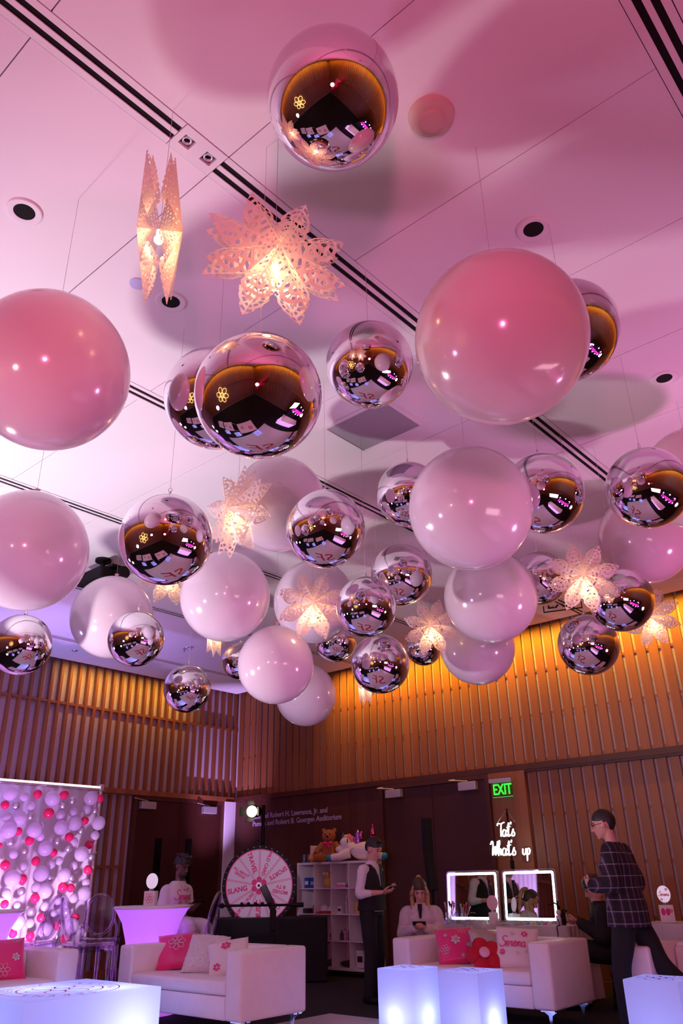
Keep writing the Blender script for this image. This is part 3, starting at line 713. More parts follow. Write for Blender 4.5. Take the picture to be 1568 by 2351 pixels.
for k in range(5):
    a = 2*PI*k/5+PI/2+.3; b = B(); b.ball((.105*math.cos(a), 0, .105*math.sin(a)), .085, 20, (1, .62, 1)); b.out('petal', RED, t, True)
b = B(); b.ball((0, -.05, 0), .055, 20, (1, .6, 1)); b.out('centre', mat('pale_pink_plush', (.85, .41, .48), .9), t, True)
# sofa C and D
cushion('hot pink pillow with silver flowers on the sofa at the left edge', (3.46, -5.98, 0.615), R(70), R(37), SATIN, .44, .15, d_flowers([(.55, -.1, .2, 0), (-.35, .2, .12, 0), (.0, -.65, .3, 1), (.6, .8, .2, 1)]), R(-3))
cushion('red pillow on the sofa cut off by the right edge', (9.24, -2.440, 0.615), R(34), R(37), SATIN, .42, .15, d_flowers([(.1, .1, .25, 0)]), R(4))

# glowing cubes and coffee table ---------------------------------------------
def glow_mat(name, c, strength):
    m = translucent(name, (.72, .75, .98), .55, .35); p = m.node_tree.nodes['Principled BSDF']
    p.inputs['Emission Color'].default_value = (*c, 1); p.inputs['Emission Strength'].default_value = strength; return m
GLOW = glow_mat('frosted_lit_plastic', (.34, .42, 1.0), .17)
def glow_box(name, label, cat, x0, x1, y0, y1, h, lamps, power, deco, group=None):
    cx, cy = (x0+x1)/2, (y0+y1)/2; t = thing(name, label, cat, (cx, cy, 0), 0, group); a, c = (x1-x0)/2, (y1-y0)/2
    b = B(); b.box2((-a, -c, .004), (a, c, h), bevel=.010, seg=2); b.out('shell', GLOW, t, True, angle=40)
    b = B()
    for lx, ly in lamps: b.cyl((lx, ly, .02), (lx, ly, .05), .05)
    b.out('led_base', mat('led_base', (.8, .85, 1), .5, 0, (.5, .6, 1), 6), t)
    for lx, ly in lamps: light('cube_lamp', 'POINT', (cx+lx, cy+ly, .13), power, (.46, .52, 1), shadow_soft_size=.05)
    b = B(); deco(b, a, c); bmesh.ops.translate(b.bm, vec=(0, 0, h+.0006), verts=b.bm.verts[:]); b.out('top_print', MT['pink_ink'], t)
    return t
def cube_deco(b, a, c): outline(b, 0, 0, a*.8, .011, 6, .3)
G_ = 'glowing cube side tables'
glow_box('light_cube', 'blue-white glowing cube left of its twin before the middle sofa', 'light cube', 6.35, 6.77, -3.68, -3.26, .5, [(-.02, -.12), (.12, .02)], 1.6, cube_deco, G_)
glow_box('light_cube', 'blue-white glowing cube right of its twin before the middle sofa', 'light cube', 7.0, 7.43, -3.60, -3.16, .5, [(.13, .0)], 2.6, cube_deco, G_)
glow_box('light_cube', 'glowing cube at the right edge before the walking man', 'light cube', 8.67, 9.12, -3.38, -2.94, .5, [(.0, .1)], 2.0, cube_deco, G_)
def big_deco(b, a, c):
    for r, w in ((.50, .012), (.36, .014)): ribbon(b, [(r*math.cos(2*PI*i/64), r*math.sin(2*PI*i/64)) for i in range(64)], w, True)
    outline(b, 0, 0, .30, .013, 6, .3)
    word = 'SERENA  SERENA  SERENA  '
    for i, ch in enumerate(word):
        if ch == ' ': continue
        an = -2*PI*i/len(word)+2.2
        b.mesh(text_mesh(ch, .115, .006), Matrix.Translation((.43*math.cos(an), .43*math.sin(an), .0012)) @ Matrix.Rotation(an-PI/2, 4, 'Z'))
glow_box('coffee_table', 'large glowing white coffee table with a red ring logo at lower left', 'coffee table', 4.15, 5.33, -6.72, -5.44, .45, [(-.3, -.1), (.3, .35)], 12, big_deco)

# high tables with purple glow -----------------------------------------------------
PURP = glow_mat('purple_lit_cover', (.60, .12, .86), .95)
def high_table(label, loc):
    t = thing('high_table', label, 'cocktail table', loc, 0, 'purple glowing cocktail tables')
    b = B(); b.lathe([(.33, .0), (.26, .12), (.235, .3), (.24, .5), (.27, .7), (.325, .88), (.40, 1.0), (.425, 1.022)], n=48)
    b.out('stretch_cover', PURP, t, True)
    b = B(); b.lathe([(.0005, 1.018), (.42, 1.018), (.43, 1.026), (.43, 1.04), (.42, 1.048), (.0005, 1.048)], n=48); b.out('tabletop', MT['white'], t, True, angle=35)
    light('table_glow', 'POINT', (loc[0], loc[1], .35), 3, (.80, .22, 1), shadow_soft_size=.1)
    return t
high_table('purple glowing flared cocktail table in front of the seated man in white', (3.62, -4.34, 0))
high_table('purple glowing cocktail table cut off by the left edge', (2.86, -5.97, 0))

# little logo boxes with a lit disc
DISC = mat('lit_disc', (.9, .88, .92), .3, 0, (.85, .8, 1), .4)
def logo_box(label, loc, rz, deco, s=.13, dm=None, gl=3):
    t = thing('logo_box', label, 'table sign', loc, rz, 'white logo boxes with round lit signs')
    b = B(); b.box2((-s/2, -s/2, 0), (s/2, s/2, s*1.15), bevel=.004); b.out('box', MT['white'], t, True, angle=40)
    b = B(); deco(b); bmesh.ops.transform(b.bm, matrix=Matrix.Translation((0, -s/2-.001, s*.58)) @ Matrix.Rotation(PI/2, 4, 'X'), verts=b.bm.verts[:]); b.out('logo', MT['pink_ink'], t)
    b = B(); b.cyl((0, 0, s*1.15), (0, 0, s*1.15+.03), .03, .02); b.out('foot', MT['clear'], t)
    b = B(); v = b.cyl((0, -.006, 0), (0, .006, 0), .068, n=32); bmesh.ops.transform(b.bm, matrix=Matrix.Translation((0, 0, s*1.15+.105)) @ Matrix.Diagonal((1, 1, 1.22, 1)), verts=v)
    d = b.out('disc', dm or DISC, t, True, angle=40)
    return t, d
def lb_flower(b): outline(b, 0, 0, .055, .004, 6, .1)
logo_box('white flower logo box with lit oval sign on the purple cocktail table', (3.52, -4.30, 1.048), R(38), lb_flower)

# ghost bar chairs -------------------------------------------------------------------
GHOST = clear_mat('ghost_polycarbonate', (.80, .70, .86), .06)
def ghost_chair(name, label, loc, rz, sh=.73, mat_=GHOST, group='clear bar chairs with oval backs'):
    """faces +x"""
    t = thing(name, label, 'chair', loc, rz, group); w = .21
    b = B(); b.box2((-.21, -w, sh-.035), (.22, w, sh), bevel=.015, seg=3)
    b.box2((-.20, -w+.012, sh-.085), (.21, -w+.020, sh-.036)); b.box2((-.20, w-.020, sh-.085), (.21, w-.012, sh-.036)); b.box2((.203, -w+.012, sh-.085), (.211, w-.012, sh-.036)); b.out('seat', mat_, t, True, angle=40)
    for sx, sy in ((1, 1), (1, -1), (-1, 1), (-1, -1)):
        b = B(); q = .05 if sx < 0 else .012
        b.tube([(sx*.18, sy*(w-.03), sh-.03), (sx*(.18+q*.3), sy*(w-.024), sh*.5), (sx*(.18+q*1.6), sy*(w-.008), 0)], [.021, .017, .013], 8); b.out('leg', mat_, t, True)
    # oval back, tilted backwards
    cz = sh+.235; hw, hh = .158, .205
    def bp(y, z): return (-.20-.10*((z-sh)/.44)**1.3 if z > sh else -.20, y, z)
    b = B(); b.tube([bp(hw*math.cos(a), cz+hh*math.sin(a)) for a in [2*PI*k/36 for k in range(36)]], .0165, 8, closed=True); b.out('back_frame', mat_, t, True)
    b = B(); ctr = b.bm.verts.new(bp(0, cz)); ring = [[b.bm.verts.new(bp(q*hw*math.cos(a), cz+q*hh*math.sin(a))) for a in [2*PI*k/36 for k in range(36)]] for q in (.5, .96)]
    for k in range(36):
        b.bm.faces.new((ctr, ring[0][k], ring[0][(k+1) % 36])); b.bm.faces.new((ring[0][k], ring[1][k], ring[1][(k+1) % 36], ring[0][(k+1) % 36]))
    bk = b.out('backrest', mat_, t, True)
    for sy in (-1, 1):
        b = B(); b.tube([(-.19, sy*(w-.02), sh-.02), bp(sy*(w-.012), sh+.10), bp(sy*.157, sh+.2)], .014, 8)
        b.out('back_support', mat_, t, True)
    return t
ghost_chair('ghost_chair', 'clear bar chair at the left edge, seen from its side before the balloon curtain', (2.90, -5.39, 0), R(205))
ghost_chair('ghost_chair', 'clear bar chair turned sideways beside the one with the full oval back', (3.62, -5.14, 0), R(75))
ghost_chair('ghost_chair', 'clear bar chair with its oval back fully visible left of the purple table', (2.97, -4.56, 0), R(140))
ghost_chair('ghost_chair', 'clear bar chair facing the purple table in front of the seated man in white', at_d(440, 2150, 10.2).xy.to_3d(), R(215))
for k, (px, l) in enumerate(((1028, 'low clear chair at the left front of the makeup table'), (1118, 'low clear chair at the right front of the makeup table'))):
    q = at_y(px, 2135, -1.62); ghost_chair('vanity_chair', l, (q.x, -1.62, 0), R(90), .42, MT['clear'], 'low clear chairs at the makeup table')

# balloon curtain backdrop -------------------------------------------------------------
def curtain_rail(x, y): return at_x(x, y, 1.90)
t = thing('backdrop_curtain', 'tall pleated white sheer curtain hung with small balloons at the left', 'backdrop', (1.90, -4.08, 0), 0)
SHEER = translucent('sheer_fabric', (.88, .80, .88), .5, .8)
b = B(); n, hh = 500, 2.44; y1, y0 = -4.10, -8.3; g = []
for i in range(n+1):
    y = y1+(y0-y1)*i/n; amp = .028+.012*noise.noise(Vector((i*.03, 0, 0)))
    xo = amp*math.sin(i*.31+2.2*noise.noise(Vector((i*.02, 3, 0)))); g.append([b.bm.verts.new((xo*(.5+.5*z/12)-.03, y+4.08, hh-z*hh/12*.995)) for z in range(13)])
for i in range(n):
    for j in range(12): b.bm.faces.new((g[i][j], g[i+1][j], g[i+1][j+1], g[i][j+1]))
b.out('curtain', SHEER, t, True)
b = B(); b.cyl((0, .02, hh+.02), (0, -4.3, hh+.02), .02); b.cyl((0, 0, 0), (0, 0, hh+.05), .024); b.box((0, 0, hh+.04), (.07, .06, .09), bevel=.01); b.cyl((0, 0, 0), (0, 0, .01), .2); b.out('frame', MT['alu'], t)
b = B(); b.box2((.0, 0, hh+.035), (.02, -4.2, hh+.055)); b.out('led_strip', mat('led_strip_warm', (1, .8, .7), .5, 0, (1, .62, .60), 3), t)
LB = {'W': (translucent('pearl_balloon', (.82, .76, .88), .6, .14), 'white'), 'P': (translucent('hot_pink_balloon', (.85, .03, .16), .3, .12), 'hot pink'), 'S': (mat('silver_balloon', (.62, .58, .64), .32, .8), 'silver')}
b = B(); b.ball((0, 0, 0), 1, 28); SB = b.out('envelope', LB['W'][0], None, True); COL.objects.unlink(SB)
SBM = {}
for k, (m, _) in LB.items():
    me = SB.data.copy(); me.materials.clear(); me.materials.append(m); SBM[k] = me
SPOTS = '''W 133 177 90,W 315 228 60,P 495 190 55,W 692 245 92,P 845 198 55,W 1197 247 83,P 1318 245 48,P 65 332 52,S 208 342 50,W 408 342 52,S 828 338 50,S 955 278 45,W 1145 388 57,S 1252 408 40,P 642 438 62,W 803 470 56,W 968 427 57,W 95 500 60,W 250 508 92,S 397 482 45,W 985 575 87,P 1117 540 48,W 1298 572 82,S 560 592 42,W 115 665 97,P 240 680 48,W 455 665 92,W 808 630 87,S 1068 672 46,W 1250 738 55,W 533 750 52,P 392 800 56,P 912 755 54,S 757 812 48,W 970 817 54,P 1170 857 52,S 140 820 50,P 0 865 30,W 600 907 90,S 325 938 42,S 900 905 50,W 1075 978 88,P 703 962 48,S 1200 1018 45,S 1255 965 20,W 180 982 53,P 472 1072 54,W 672 1112 55,W 780 1068 50,P 68 1125 60,W 308 1140 50,W 972 1133 50,P 1160 1187 54,W 545 1235 92,W 847 1257 82,W 165 1300 97,P 292 1310 58,S 655 1297 46,S 940 1290 42,W 1135 1355 50,W 473 1415 55,P 827 1417 58,P 930 1427 50,W 590 1463 92,W 85 1495 55,S 285 1468 50,W 1110 1503 85,P 463 1560 58,W 970 1563 55,W 765 1590 52,W 225 1650 42,W 593 1668 55,S 412 1733 55,S 878 1742 48,P 990 1815 50,P 540 1820 53,W 945 1925 87,W 235 1878 92,W 392 1890 55,P 745 1925 52,W 710 1760 40,W 600 1980 90,P 860 2093 57,P 170 2030 50,P 397 2060 52,W 1060 2010 50,S 490 2170 45,W 690 2200 50,W 790 2230 45,P 60 1640 50'''
NB = [(s.split()[0], *map(float, s.split()[1:])) for s in SPOTS.split(',')]
def nearest_words(i):
    k, x, y, r = NB[i]; size = 'large' if r > 75 else 'small'
    rowi = int((y-90)/180); names = ['top row', 'second row', 'third row', 'fourth row', 'fifth row', 'sixth row', 'seventh row', 'eighth row', 'ninth row', 'tenth row', 'eleventh row', 'twelfth row']
    same = sorted([q for q in NB if int((q[2]-90)/180) == rowi and q[0] == k and (q[3] > 75) == (r > 75)], key=lambda q: q[1])
    o = ['first', 'second', 'third', 'fourth', 'fifth', 'sixth', 'seventh', 'eighth']; w = {'W': 'pearl white', 'P': 'hot pink', 'S': 'silver'}[k]
    n = same.index(NB[i]); pos = ('only' if len(same) == 1 else o[n]+' from the left')
    if len(same) == 1: return 'the only %s %s balloon in the %s down the curtain' % (size, w, names[rowi])
    return '%s %s balloon, %s in the %s down the curtain' % (size, w, pos, names[rowi])
for i, (k, x, y, r) in enumerate(NB):
    px, py = x/5.735, 1790+y/5.735; p = at_x(px, py, 1.98 if r < 75 else 2.03); d = (p-CAM).length; c = ray(px, py).dot(fw)
    rad = r/5.735*d*c/F*1.06; p.x = 1.975+rad*.75
    p = at_x(px, py, p.x)
    o = SB.copy(); o.data = SBM[k]; o.name = 'small_balloon'; COL.objects.link(o); o.location = p; o.scale = (rad,)*3; tag(o, nearest_words(i), 'balloon', 'small balloons on the curtain backdrop')

# prize wheel on a black draped table ---------------------------------------------------
WC = at_d(595, 2033, 12.9)
t = thing('prize_spinner', 'big pink and white prize wheel with nine labelled wedges', 'prize wheel', WC, R(40.8)-R(2))
rw = .555
b = B(); v = b.cyl((0, 0, 0), (0, .06, 0), rw, n=72); b.out('rim', MT['black'], t, True, angle=40)
b = B(); v = b.cyl((0, -.006, 0), (0, 0, 0), rw-.055, n=72); b.out('face', mat('wheel_white', (.78, .72, .80), .35), t, True, angle=40)
RX90 = Matrix.Rotation(PI/2, 4, 'X')
b = B(); Mf = Matrix.Translation((0, -.0065, 0)) @ RX90
ribbon(b, [((rw-.062)*math.cos(2*PI*i/90), (rw-.062)*math.sin(2*PI*i/90)) for i in range(90)], .014, True, Mf)
for k in range(9):
    a = PI/2+2*PI*k/9
    for s in (-1, 1):
        off = Vector((-math.sin(a), math.cos(a)))*.0085*s; e = Vector((math.cos(a), math.sin(a)))
        ribbon(b, [e*.08+off, e*(rw-.062)+off], .006, False, Mf)
b.out('wedge_lines', MT['pink_ink'], t)
for ang, lines, sz in ((110, ['TRAVEL'], .082), (70, ['WILD CARD'], .062), (30, ['SPORTS'], .078), (-10, ['MOVIES', '& TV'], .062), (-50, ['FOOD &', 'CANDY'], .062), (-90, ['MUSIC'], .088), (-130, ['POP CULTURE'], .056), (190, ['SLANG'], .088), (150, ['ALL ABOUT', 'SERENA'], .046)):
    b = B(); a = R(ang)
    for i, tx in enumerate(lines):
        off = (len(lines)-1)/2-i
        Mt = Mf @ Matrix.Rotation(a+PI, 4, 'Z') @ Matrix.Translation((-.325, off*sz*1.05, .0015)); b.mesh(text_mesh(tx, sz*1.08, .035), Mt)
    b.out('wedge_text', MT['pink_ink'], t)
b = B()
for k in range(6):
    a = 2*PI*k/6+PI/6; b.cyl((.082*math.cos(a), -.02, .082*math.sin(a)), (.082*math.cos(a), -.008, .082*math.sin(a)), .040, n=20)
b.out('flower_hub', MT['pink_ink'], t)
b = B(); b.cyl((0, -.04, 0), (0, -.008, 0), .042, n=24); hub = b.out('hub', MT['alu'], t, True, angle=40)
b = B(); b.cyl((0, -.055, 0), (0, -.04, 0), .018, n=16); b.out('hub_bolt', MT['black'], hub)
b = B()
for k in range(36):
    a = 2*PI*k/36; b.cyl(((rw-.026)*math.cos(a), -.03, (rw-.026)*math.sin(a)), ((rw-.026)*math.cos(a), 0, (rw-.026)*math.sin(a)), .005, n=6)
b.out('pegs', MT['alu'], t)
b = B(); b.box((0, -.01, rw+.05), (.02, .03, .12)); b.ball((-.03, -.01, rw+.06), .018); b.ball((.03, -.01, rw+.06), .018); b.out('pointer', MT['black'], t)
b = B(); b.box2((-.05, .07, -WC.z+.76), (.05, .12, rw*.2)); b.box2((-.3, -.1, -WC.z+.757), (.3, .3, -WC.z+.80)); b.out('stand', MT['black'], t)
t = thing('draped_table', 'black draped table carrying the prize wheel', 'table', (WC.x, WC.y, 0), R(40.8))
b = B(); b.box2((-.75, -.30, .012), (1.0, .34, .81), bevel=.02); b.out('drape', MT['cloth_k'], t)
# black boom stand with a tablet in front of the wheel
q1 = at_d(490, 2080, 10.3); q2 = at_d(697, 2077, 10.3); q3 = at_d(627, 2085, 10.3); q4 = at_d(655, 2075, 10.3)
t = thing('boom_stand', 'long black boom arm with a tablet passing in front of the prize wheel', 'camera boom', (q3.x, q3.y, 0), R(40.8))
def loc(q): return Matrix.Rotation(-R(40.8), 4, 'Z') @ (q-Vector((q3.x, q3.y, 0)))
a_, c_, e_ = loc(q1), loc(q2), loc(q4)
b = B(); b.cyl(a_, c_, .014, n=12); b.cyl(c_-Vector((.10, 0, 0)), c_, .026, n=12); b.ball(a_+Vector((.1, 0, 0)), .03)
for k in range(5): b.ball(a_+Vector((.33+.08*k, 0, .012)), .022)
b.out('boom_arm', MT['black'], t)
b = B(); b.cyl((0, 0, 0), (0, 0, q3.z), .022); b.cyl((0, 0, .0), (0, 0, .02), .26, n=28); b.box((0, 0, q3.z-.12), (.07, .07, .22), bevel=.01); b.out('pole', MT['black'], t)
b = B(); b.box((-.01, 0, q3.z+.13), (.085, .02, .29), rot=None, bevel=.008)
bmesh.ops.rotate(b.bm, cent=(0, 0, q3.z+.02), matrix=Matrix.Rotation(R(-28), 3, 'Y'), verts=b.bm.verts[:]); b.out('tablet', mat('tablet_black', (.01, .01, .015), .2), t)
# theatre lamp on its stand
LP = at_d(580, 1863, 13.3)
t = thing('stage_lamp', 'black theatre spotlight with barn doors switched on, before the wall lettering', 'stage light', (LP.x, LP.y, 0), 0)
dirv = (CAM-LP); dirv.z = 0; rz = math.atan2(dirv.y, dirv.x)
px_ = at_d(605, 1863, 13.4)-Vector((LP.x, LP.y, 0)); px_.z = 0
b = B(); b.cyl((px_.x, px_.y, 0), (px_.x, px_.y, LP.z+.1), .028); b.cyl((px_.x, px_.y, LP.z), (0, 0, LP.z), .016)
for k in range(3):
    a = 2*PI*k/3; b.tube([(px_.x, px_.y, .35), (px_.x+.3*math.cos(a+.5), px_.y+.3*math.sin(a+.5), .012)], .012)
b.out('stand', MT['black'], t)
Ml = Matrix.Translation((0, 0, LP.z)) @ Matrix.Rotation(rz-R(18), 4, 'Z') @ Matrix.Rotation(R(4), 4, 'Y')
b = B(); v = b.cyl((-.22, 0, 0), (.06, 0, 0), .085, .10, n=28, cap=False); b.cyl((-.24, 0, 0), (-.22, 0, 0), .085, n=28); bmesh.ops.transform(b.bm, matrix=Ml, verts=b.bm.verts[:]); b.out('housing', MT['black'], t, True, angle=40)
b = B(); b.cyl((.035, 0, 0), (.045, 0, 0), .085, n=28); bmesh.ops.transform(b.bm, matrix=Ml, verts=b.bm.verts[:]); b.out('lens', mat('lamp_lens', (1, .9, .8), .3, 0, (1, .84, .62), 8), t)
for k in range(4):
    b = B(); b.box((.13, 0, .13), (.10, .13, .004), rot=(0, R(-32), 0)); bmesh.ops.transform(b.bm, matrix=Ml @ Matrix.Rotation(k*PI/2, 4, 'X'), verts=b.bm.verts[:]); b.out('barn_door', MT['black'], t)
light('stage_lamp_beam', 'SPOT', Ml @ Vector((.2, 0, 0)), 40, (1, .84, .66), Ml @ Vector((4, 0, -.4)), spot_size=R(70), spot_blend=.6, shadow_soft_size=.08)
# tall black loudspeaker column on a pole
t = thing('column_speaker', 'slim tall black loudspeaker on a pole before the back doors', 'loudspeaker', (4.97, -.78, 0), R(-20))
b = B(); b.box2((-.045, -.06, 1.58), (.045, .06, 2.04), bevel=.006); b.out('upper_cabinet', MT['cloth_k'], t)
b = B(); b.box2((-.042, -.058, 1.12), (.042, .058, 1.577), bevel=.006); bmesh.ops.rotate(b.bm, cent=(0, 0, 1.577), matrix=Matrix.Rotation(R(-7), 3, 'Y'), verts=b.bm.verts[:]); b.out('lower_cabinet', MT['cloth_k'], t)
b = B(); b.cyl((.05, 0, 0), (.05, 0, 1.14), .02); b.box2((-.16, -.14, 0), (.09, .14, .30), bevel=.02); b.out('base', MT['black'], t)
# EXIT sign over side panel
t = thing('exit_sign', 'clear edge-lit sign with green EXIT letters on the back wall', 'exit sign', (5.86, -.13, 0))
b = B(); b.box2((-.19, -.05, 2.49), (.17, .05, 2.545), bevel=.004); b.cyl((0, .04, 2.52), (0, .075, 2.52), .02); b.out('housing', MT['alu'], t)
b = B(); b.box2((-.165, -.004, 2.30), (.155, .004, 2.488)); b.out('pane', MT['clear'], t)
EXG = mat('exit_green', (.02, .8, .05), .4, 0, (.02, 1.0, .03), 2.2)
b = B(); b.mesh(text_mesh('EXIT', .205, .006, depth=.0015), Matrix.Translation((-.005, -.0062, 2.393)) @ RX90 @ Matrix.Diagonal((.72, 1, 1, 1))); b.out('letters', EXG, t)
b = B(); b.box2((-.165, -.005, 2.296), (.155, .005, 2.3)); b.out('lit_edge', mat('exit_edge', (.1, .8, .3), .4, 0, (.1, 1, .35), .8), t)

# ------------------------------------------------------------------ prize shelf
t = thing('cube_shelf', 'white cube shelf unit of four rows filled with prizes', 'shelf', (2.13, -.46, 0))
Ws, Hs, z0, dp = 1.47, 1.47, .075, .36; cw, ch = (Ws-.04)/4, (Hs-.04)/4
b = B()
for a, c in (((0, 0, z0), (Ws, dp, z0+.035)), ((0, 0, z0+Hs-.035), (Ws, dp, z0+Hs)), ((0, .001, z0+.035), (.035, dp, z0+Hs-.035)), ((Ws-.035, .001, z0+.035), (Ws, dp, z0+Hs-.035))): b.box2(a, c, bevel=.002)
b.box2((0.035, dp-.012, z0+.03), (Ws-.035, dp-.004, z0+Hs-.03))
for k in range(1, 4): b.box2((.02+k*cw-.008, .004, z0+.035), (.02+k*cw+.008, dp-.014, z0+Hs-.035))
for k in range(1, 4): b.box2((.036, .002, z0+.02+k*ch-.008), (Ws-.036, dp-.015, z0+.02+k*ch+.008))
b.out('carcass', MT['white'], t)
for x in (.12, .735, 1.35):
    b = B(); b.box2((x-.05, .05, .0), (x+.05, dp-.05, z0-.001)); b.out('foot', MT['black'], t)
def cell(col, row, dx=0, dy=.14): # row 0 = top
    return Vector((2.13+.02+(col+.5)*cw+dx, -.46+dy, z0+.02+(3-row)*ch+.0085+(.012 if row == 3 else 0)))
def cm(n, c, r=.5, me=0): return MT.setdefault(n, mat(n, c, r, me))
def boxp(name, label, cat, p, d, m, rz=0, extra=None, group=None):
    b = B(); b.box((0, 0, d[2]/2), d, bevel=min(d)*.06); o = b.out(name, m, None, False); o.location = p; o.rotation_euler = (0, 0, rz); tag(o, label, cat, group)
    if extra:
        b = B(); b.box((0, -d[1]/2-.001, d[2]/2), (d[0]*.7, .002, d[2]*.35)); b.out('label_band', extra, o)
    return o
def bottle(name, label, cat, p, r, h, m, capm, group=None):
    t = thing(name, label, cat, p, 0, group)
    b = B(); b.lathe([(.0005, 0), (r, 0), (r, h*.62), (r*.75, h*.72), (r*.35, h*.78), (r*.35, h*.86)], n=18); b.out('body', m, t, True, angle=40)
    b = B(); b.cyl((0, 0, h*.86), (0, 0, h), r*.42, n=14); b.out('cap', capm, t); return t
def plush(name, label, p, rz, s, m1, m2, kind, cat='soft toy'):
    t = thing(name, label, cat, p, rz)
    if kind == 'bear':       # faces -y, sitting
        b = B(); b.ball((0, 0, .17*s), .13*s, 24, (1, .85, 1.25)); b.ball((0, -.02*s, .38*s), .105*s, 24, (1.1, .95, 1)); b.ball((0, -.10*s, .355*s), .052*s, 16)
        for q in (-1, 1):
            b.ball((q*.09*s, 0, .47*s), .035*s, 14, (1, .5, 1)); b.tube([(q*.10*s, -.02*s, .27*s), (q*.17*s, -.08*s, .18*s), (q*.19*s, -.13*s, .12*s)], [.05*s, .048*s, .04*s], 12)
            b.tube([(q*.07*s, -.05*s, .07*s), (q*.16*s, -.20*s, .06*s), (q*.21*s, -.30*s, .055*s)], [.07*s, .06*s, .055*s], 12)
        o = b.out('body', m1, t, True); rm = o.modifiers.new('r', 'REMESH'); rm.mode = 'VOXEL'; rm.voxel_size = .008; rm.use_smooth_shade = True
        for q in (-1, 1):
            b = B(); b.ball((q*.225*s, -.325*s, .06*s), .052*s, 16, (.8, .5, 1)); b.out('foot_pad', m2, t, True)
            b = B(); b.ball((q*.036*s, -.115*s, .405*s), .011*s, 10); b.out('eye', MT['black'], t, True)
        b = B(); b.ball((0, -.148*s, .372*s), .017*s, 10, (1.3, 1, 1)); b.out('nose', MT['black'], t, True)
        b = B(); 
        for q in (-1, 1): b.ball((q*.045*s, -.125*s, .275*s), .035*s, 12, (1.2, .5, .8)); b.tube([(0, -.125*s, .27*s), (q*.04*s, -.14*s, .19*s)], .012*s)
        b.ball((0, -.13*s, .275*s), .016*s); b.out('bow', MT['pink_ink'], t, True)
    return t
topz = z0+Hs+.001
BROWN = add_noise(mat('brown_plush', (.42, .15, .055), .95), nscale=60, bump=.6, a=(.7,)*3, b=(1.2,)*3); TANP = mat('tan_plush', (.66, .34, .15), .95)
plush('teddy_bear', 'brown teddy bear with red bow sitting on top of the shelf', (2.66, -.26, topz), R(30), 1.0, BROWN, TANP, 'bear')
t = thing('unicorn_plush', 'white plush unicorn with pastel mane and blue hooves lying on the shelf', 'soft toy', (3.20, -.30, topz), R(14))
b = B(); b.ball((.22, 0, .14), .14, 24, (1.9, .8, .95)); b.ball((-.12, -.03, .24), .095, 24, (1, .9, 1.15)); b.ball((-.20, -.07, .17), .06, 16, (1.2, 1, .8)); b.tube([(-.05, -.05, .12), (-.18, -.14, .06), (-.30, -.17, .05)], [.08, .06, .052], 14); b.tube([(.3, -.05, .10), (.45, -.12, .06), (.56, -.12, .05)], [.08, .06, .052], 14)
b.tube([(0, 0, .15), (-.06, 0, .22)], [.11, .09], 14); o = b.out('body', mat('white_plush', (.86, .80, .82), .95), t, True); rm = o.modifiers.new('r', 'REMESH'); rm.mode = 'VOXEL'; rm.voxel_size = .008; rm.use_smooth_shade = True
TEAL = mat('teal_satin', (.02, .28, .42), .3)
for p, q in (((-.33, -.175, .05), .055), ((.59, -.12, .05), .055)):
    b = B(); b.ball(p, q, 16); b.out('hoof', TEAL, t, True)
b = B(); b.ball((-.07, .0, .345), .05, 12); b.ball((-.03, .02, .31), .055, 12); b.ball((.0, .04, .26), .05, 12); b.out('mane', cm('mane_pink', (.85, .25, .35), .9), t, True)
b = B(); b.ball((-.11, -.03, .35), .035, 12); b.out('mane_tuft', cm('mane_yellow', (.85, .6, .2), .9), t, True)
b = B(); b.lathe([(.022, .33), (.0005, .43)], (-.15, -.05, 0), 12); b.out('horn', TEAL, t, True)
for q in (-.05, ):
    b = B(); b.ball((-.17, -.115, .255), .014, 10); b.ball((-.05, -.10, .29), .022, 10, (.6, .5, 1.6)); b.out('eye', TEAL, t, True)
t = cushion('cream cushion with dark lettering beside the teddy bear', (2.40, -.27, topz+.128), R(20), R(14), cm('cream_cloth', (.66, .55, .45), .8), .27, .08, lambda mp: (lambda b: (b.mesh(text_mesh('Ram', .55, .03), Matrix.Translation((0.1, -.25, 0))), script(b, 'Sene', 0.1, .35, .5, .06), mp(b, 'lettering', MT['black'])))(B()))
for k, (x, m, l) in enumerate(((2.20, cm('can_blue', (.12, .16, .32), .3, .5), 'bluish drink can at the left end of the shelf top'), (2.29, cm('can_dark', (.16, .06, .07), .3, .5), 'dark drink can second from the left on the shelf top'))):
    t = thing('drink_can', l, 'can', (x, -.36, topz), 0, 'cans on the shelf top'); b = B(); b.lathe([(.0005, 0), (.028, 0), (.033, .008), (.033, .108), (.026, .12), (.0005, .12)], n=20); b.out('body', m, t, True, angle=40)
    b = B(); b.cyl((0, 0, .1205), (0, 0, .122), .022, n=16); b.out('lid', MT['alu'], t)
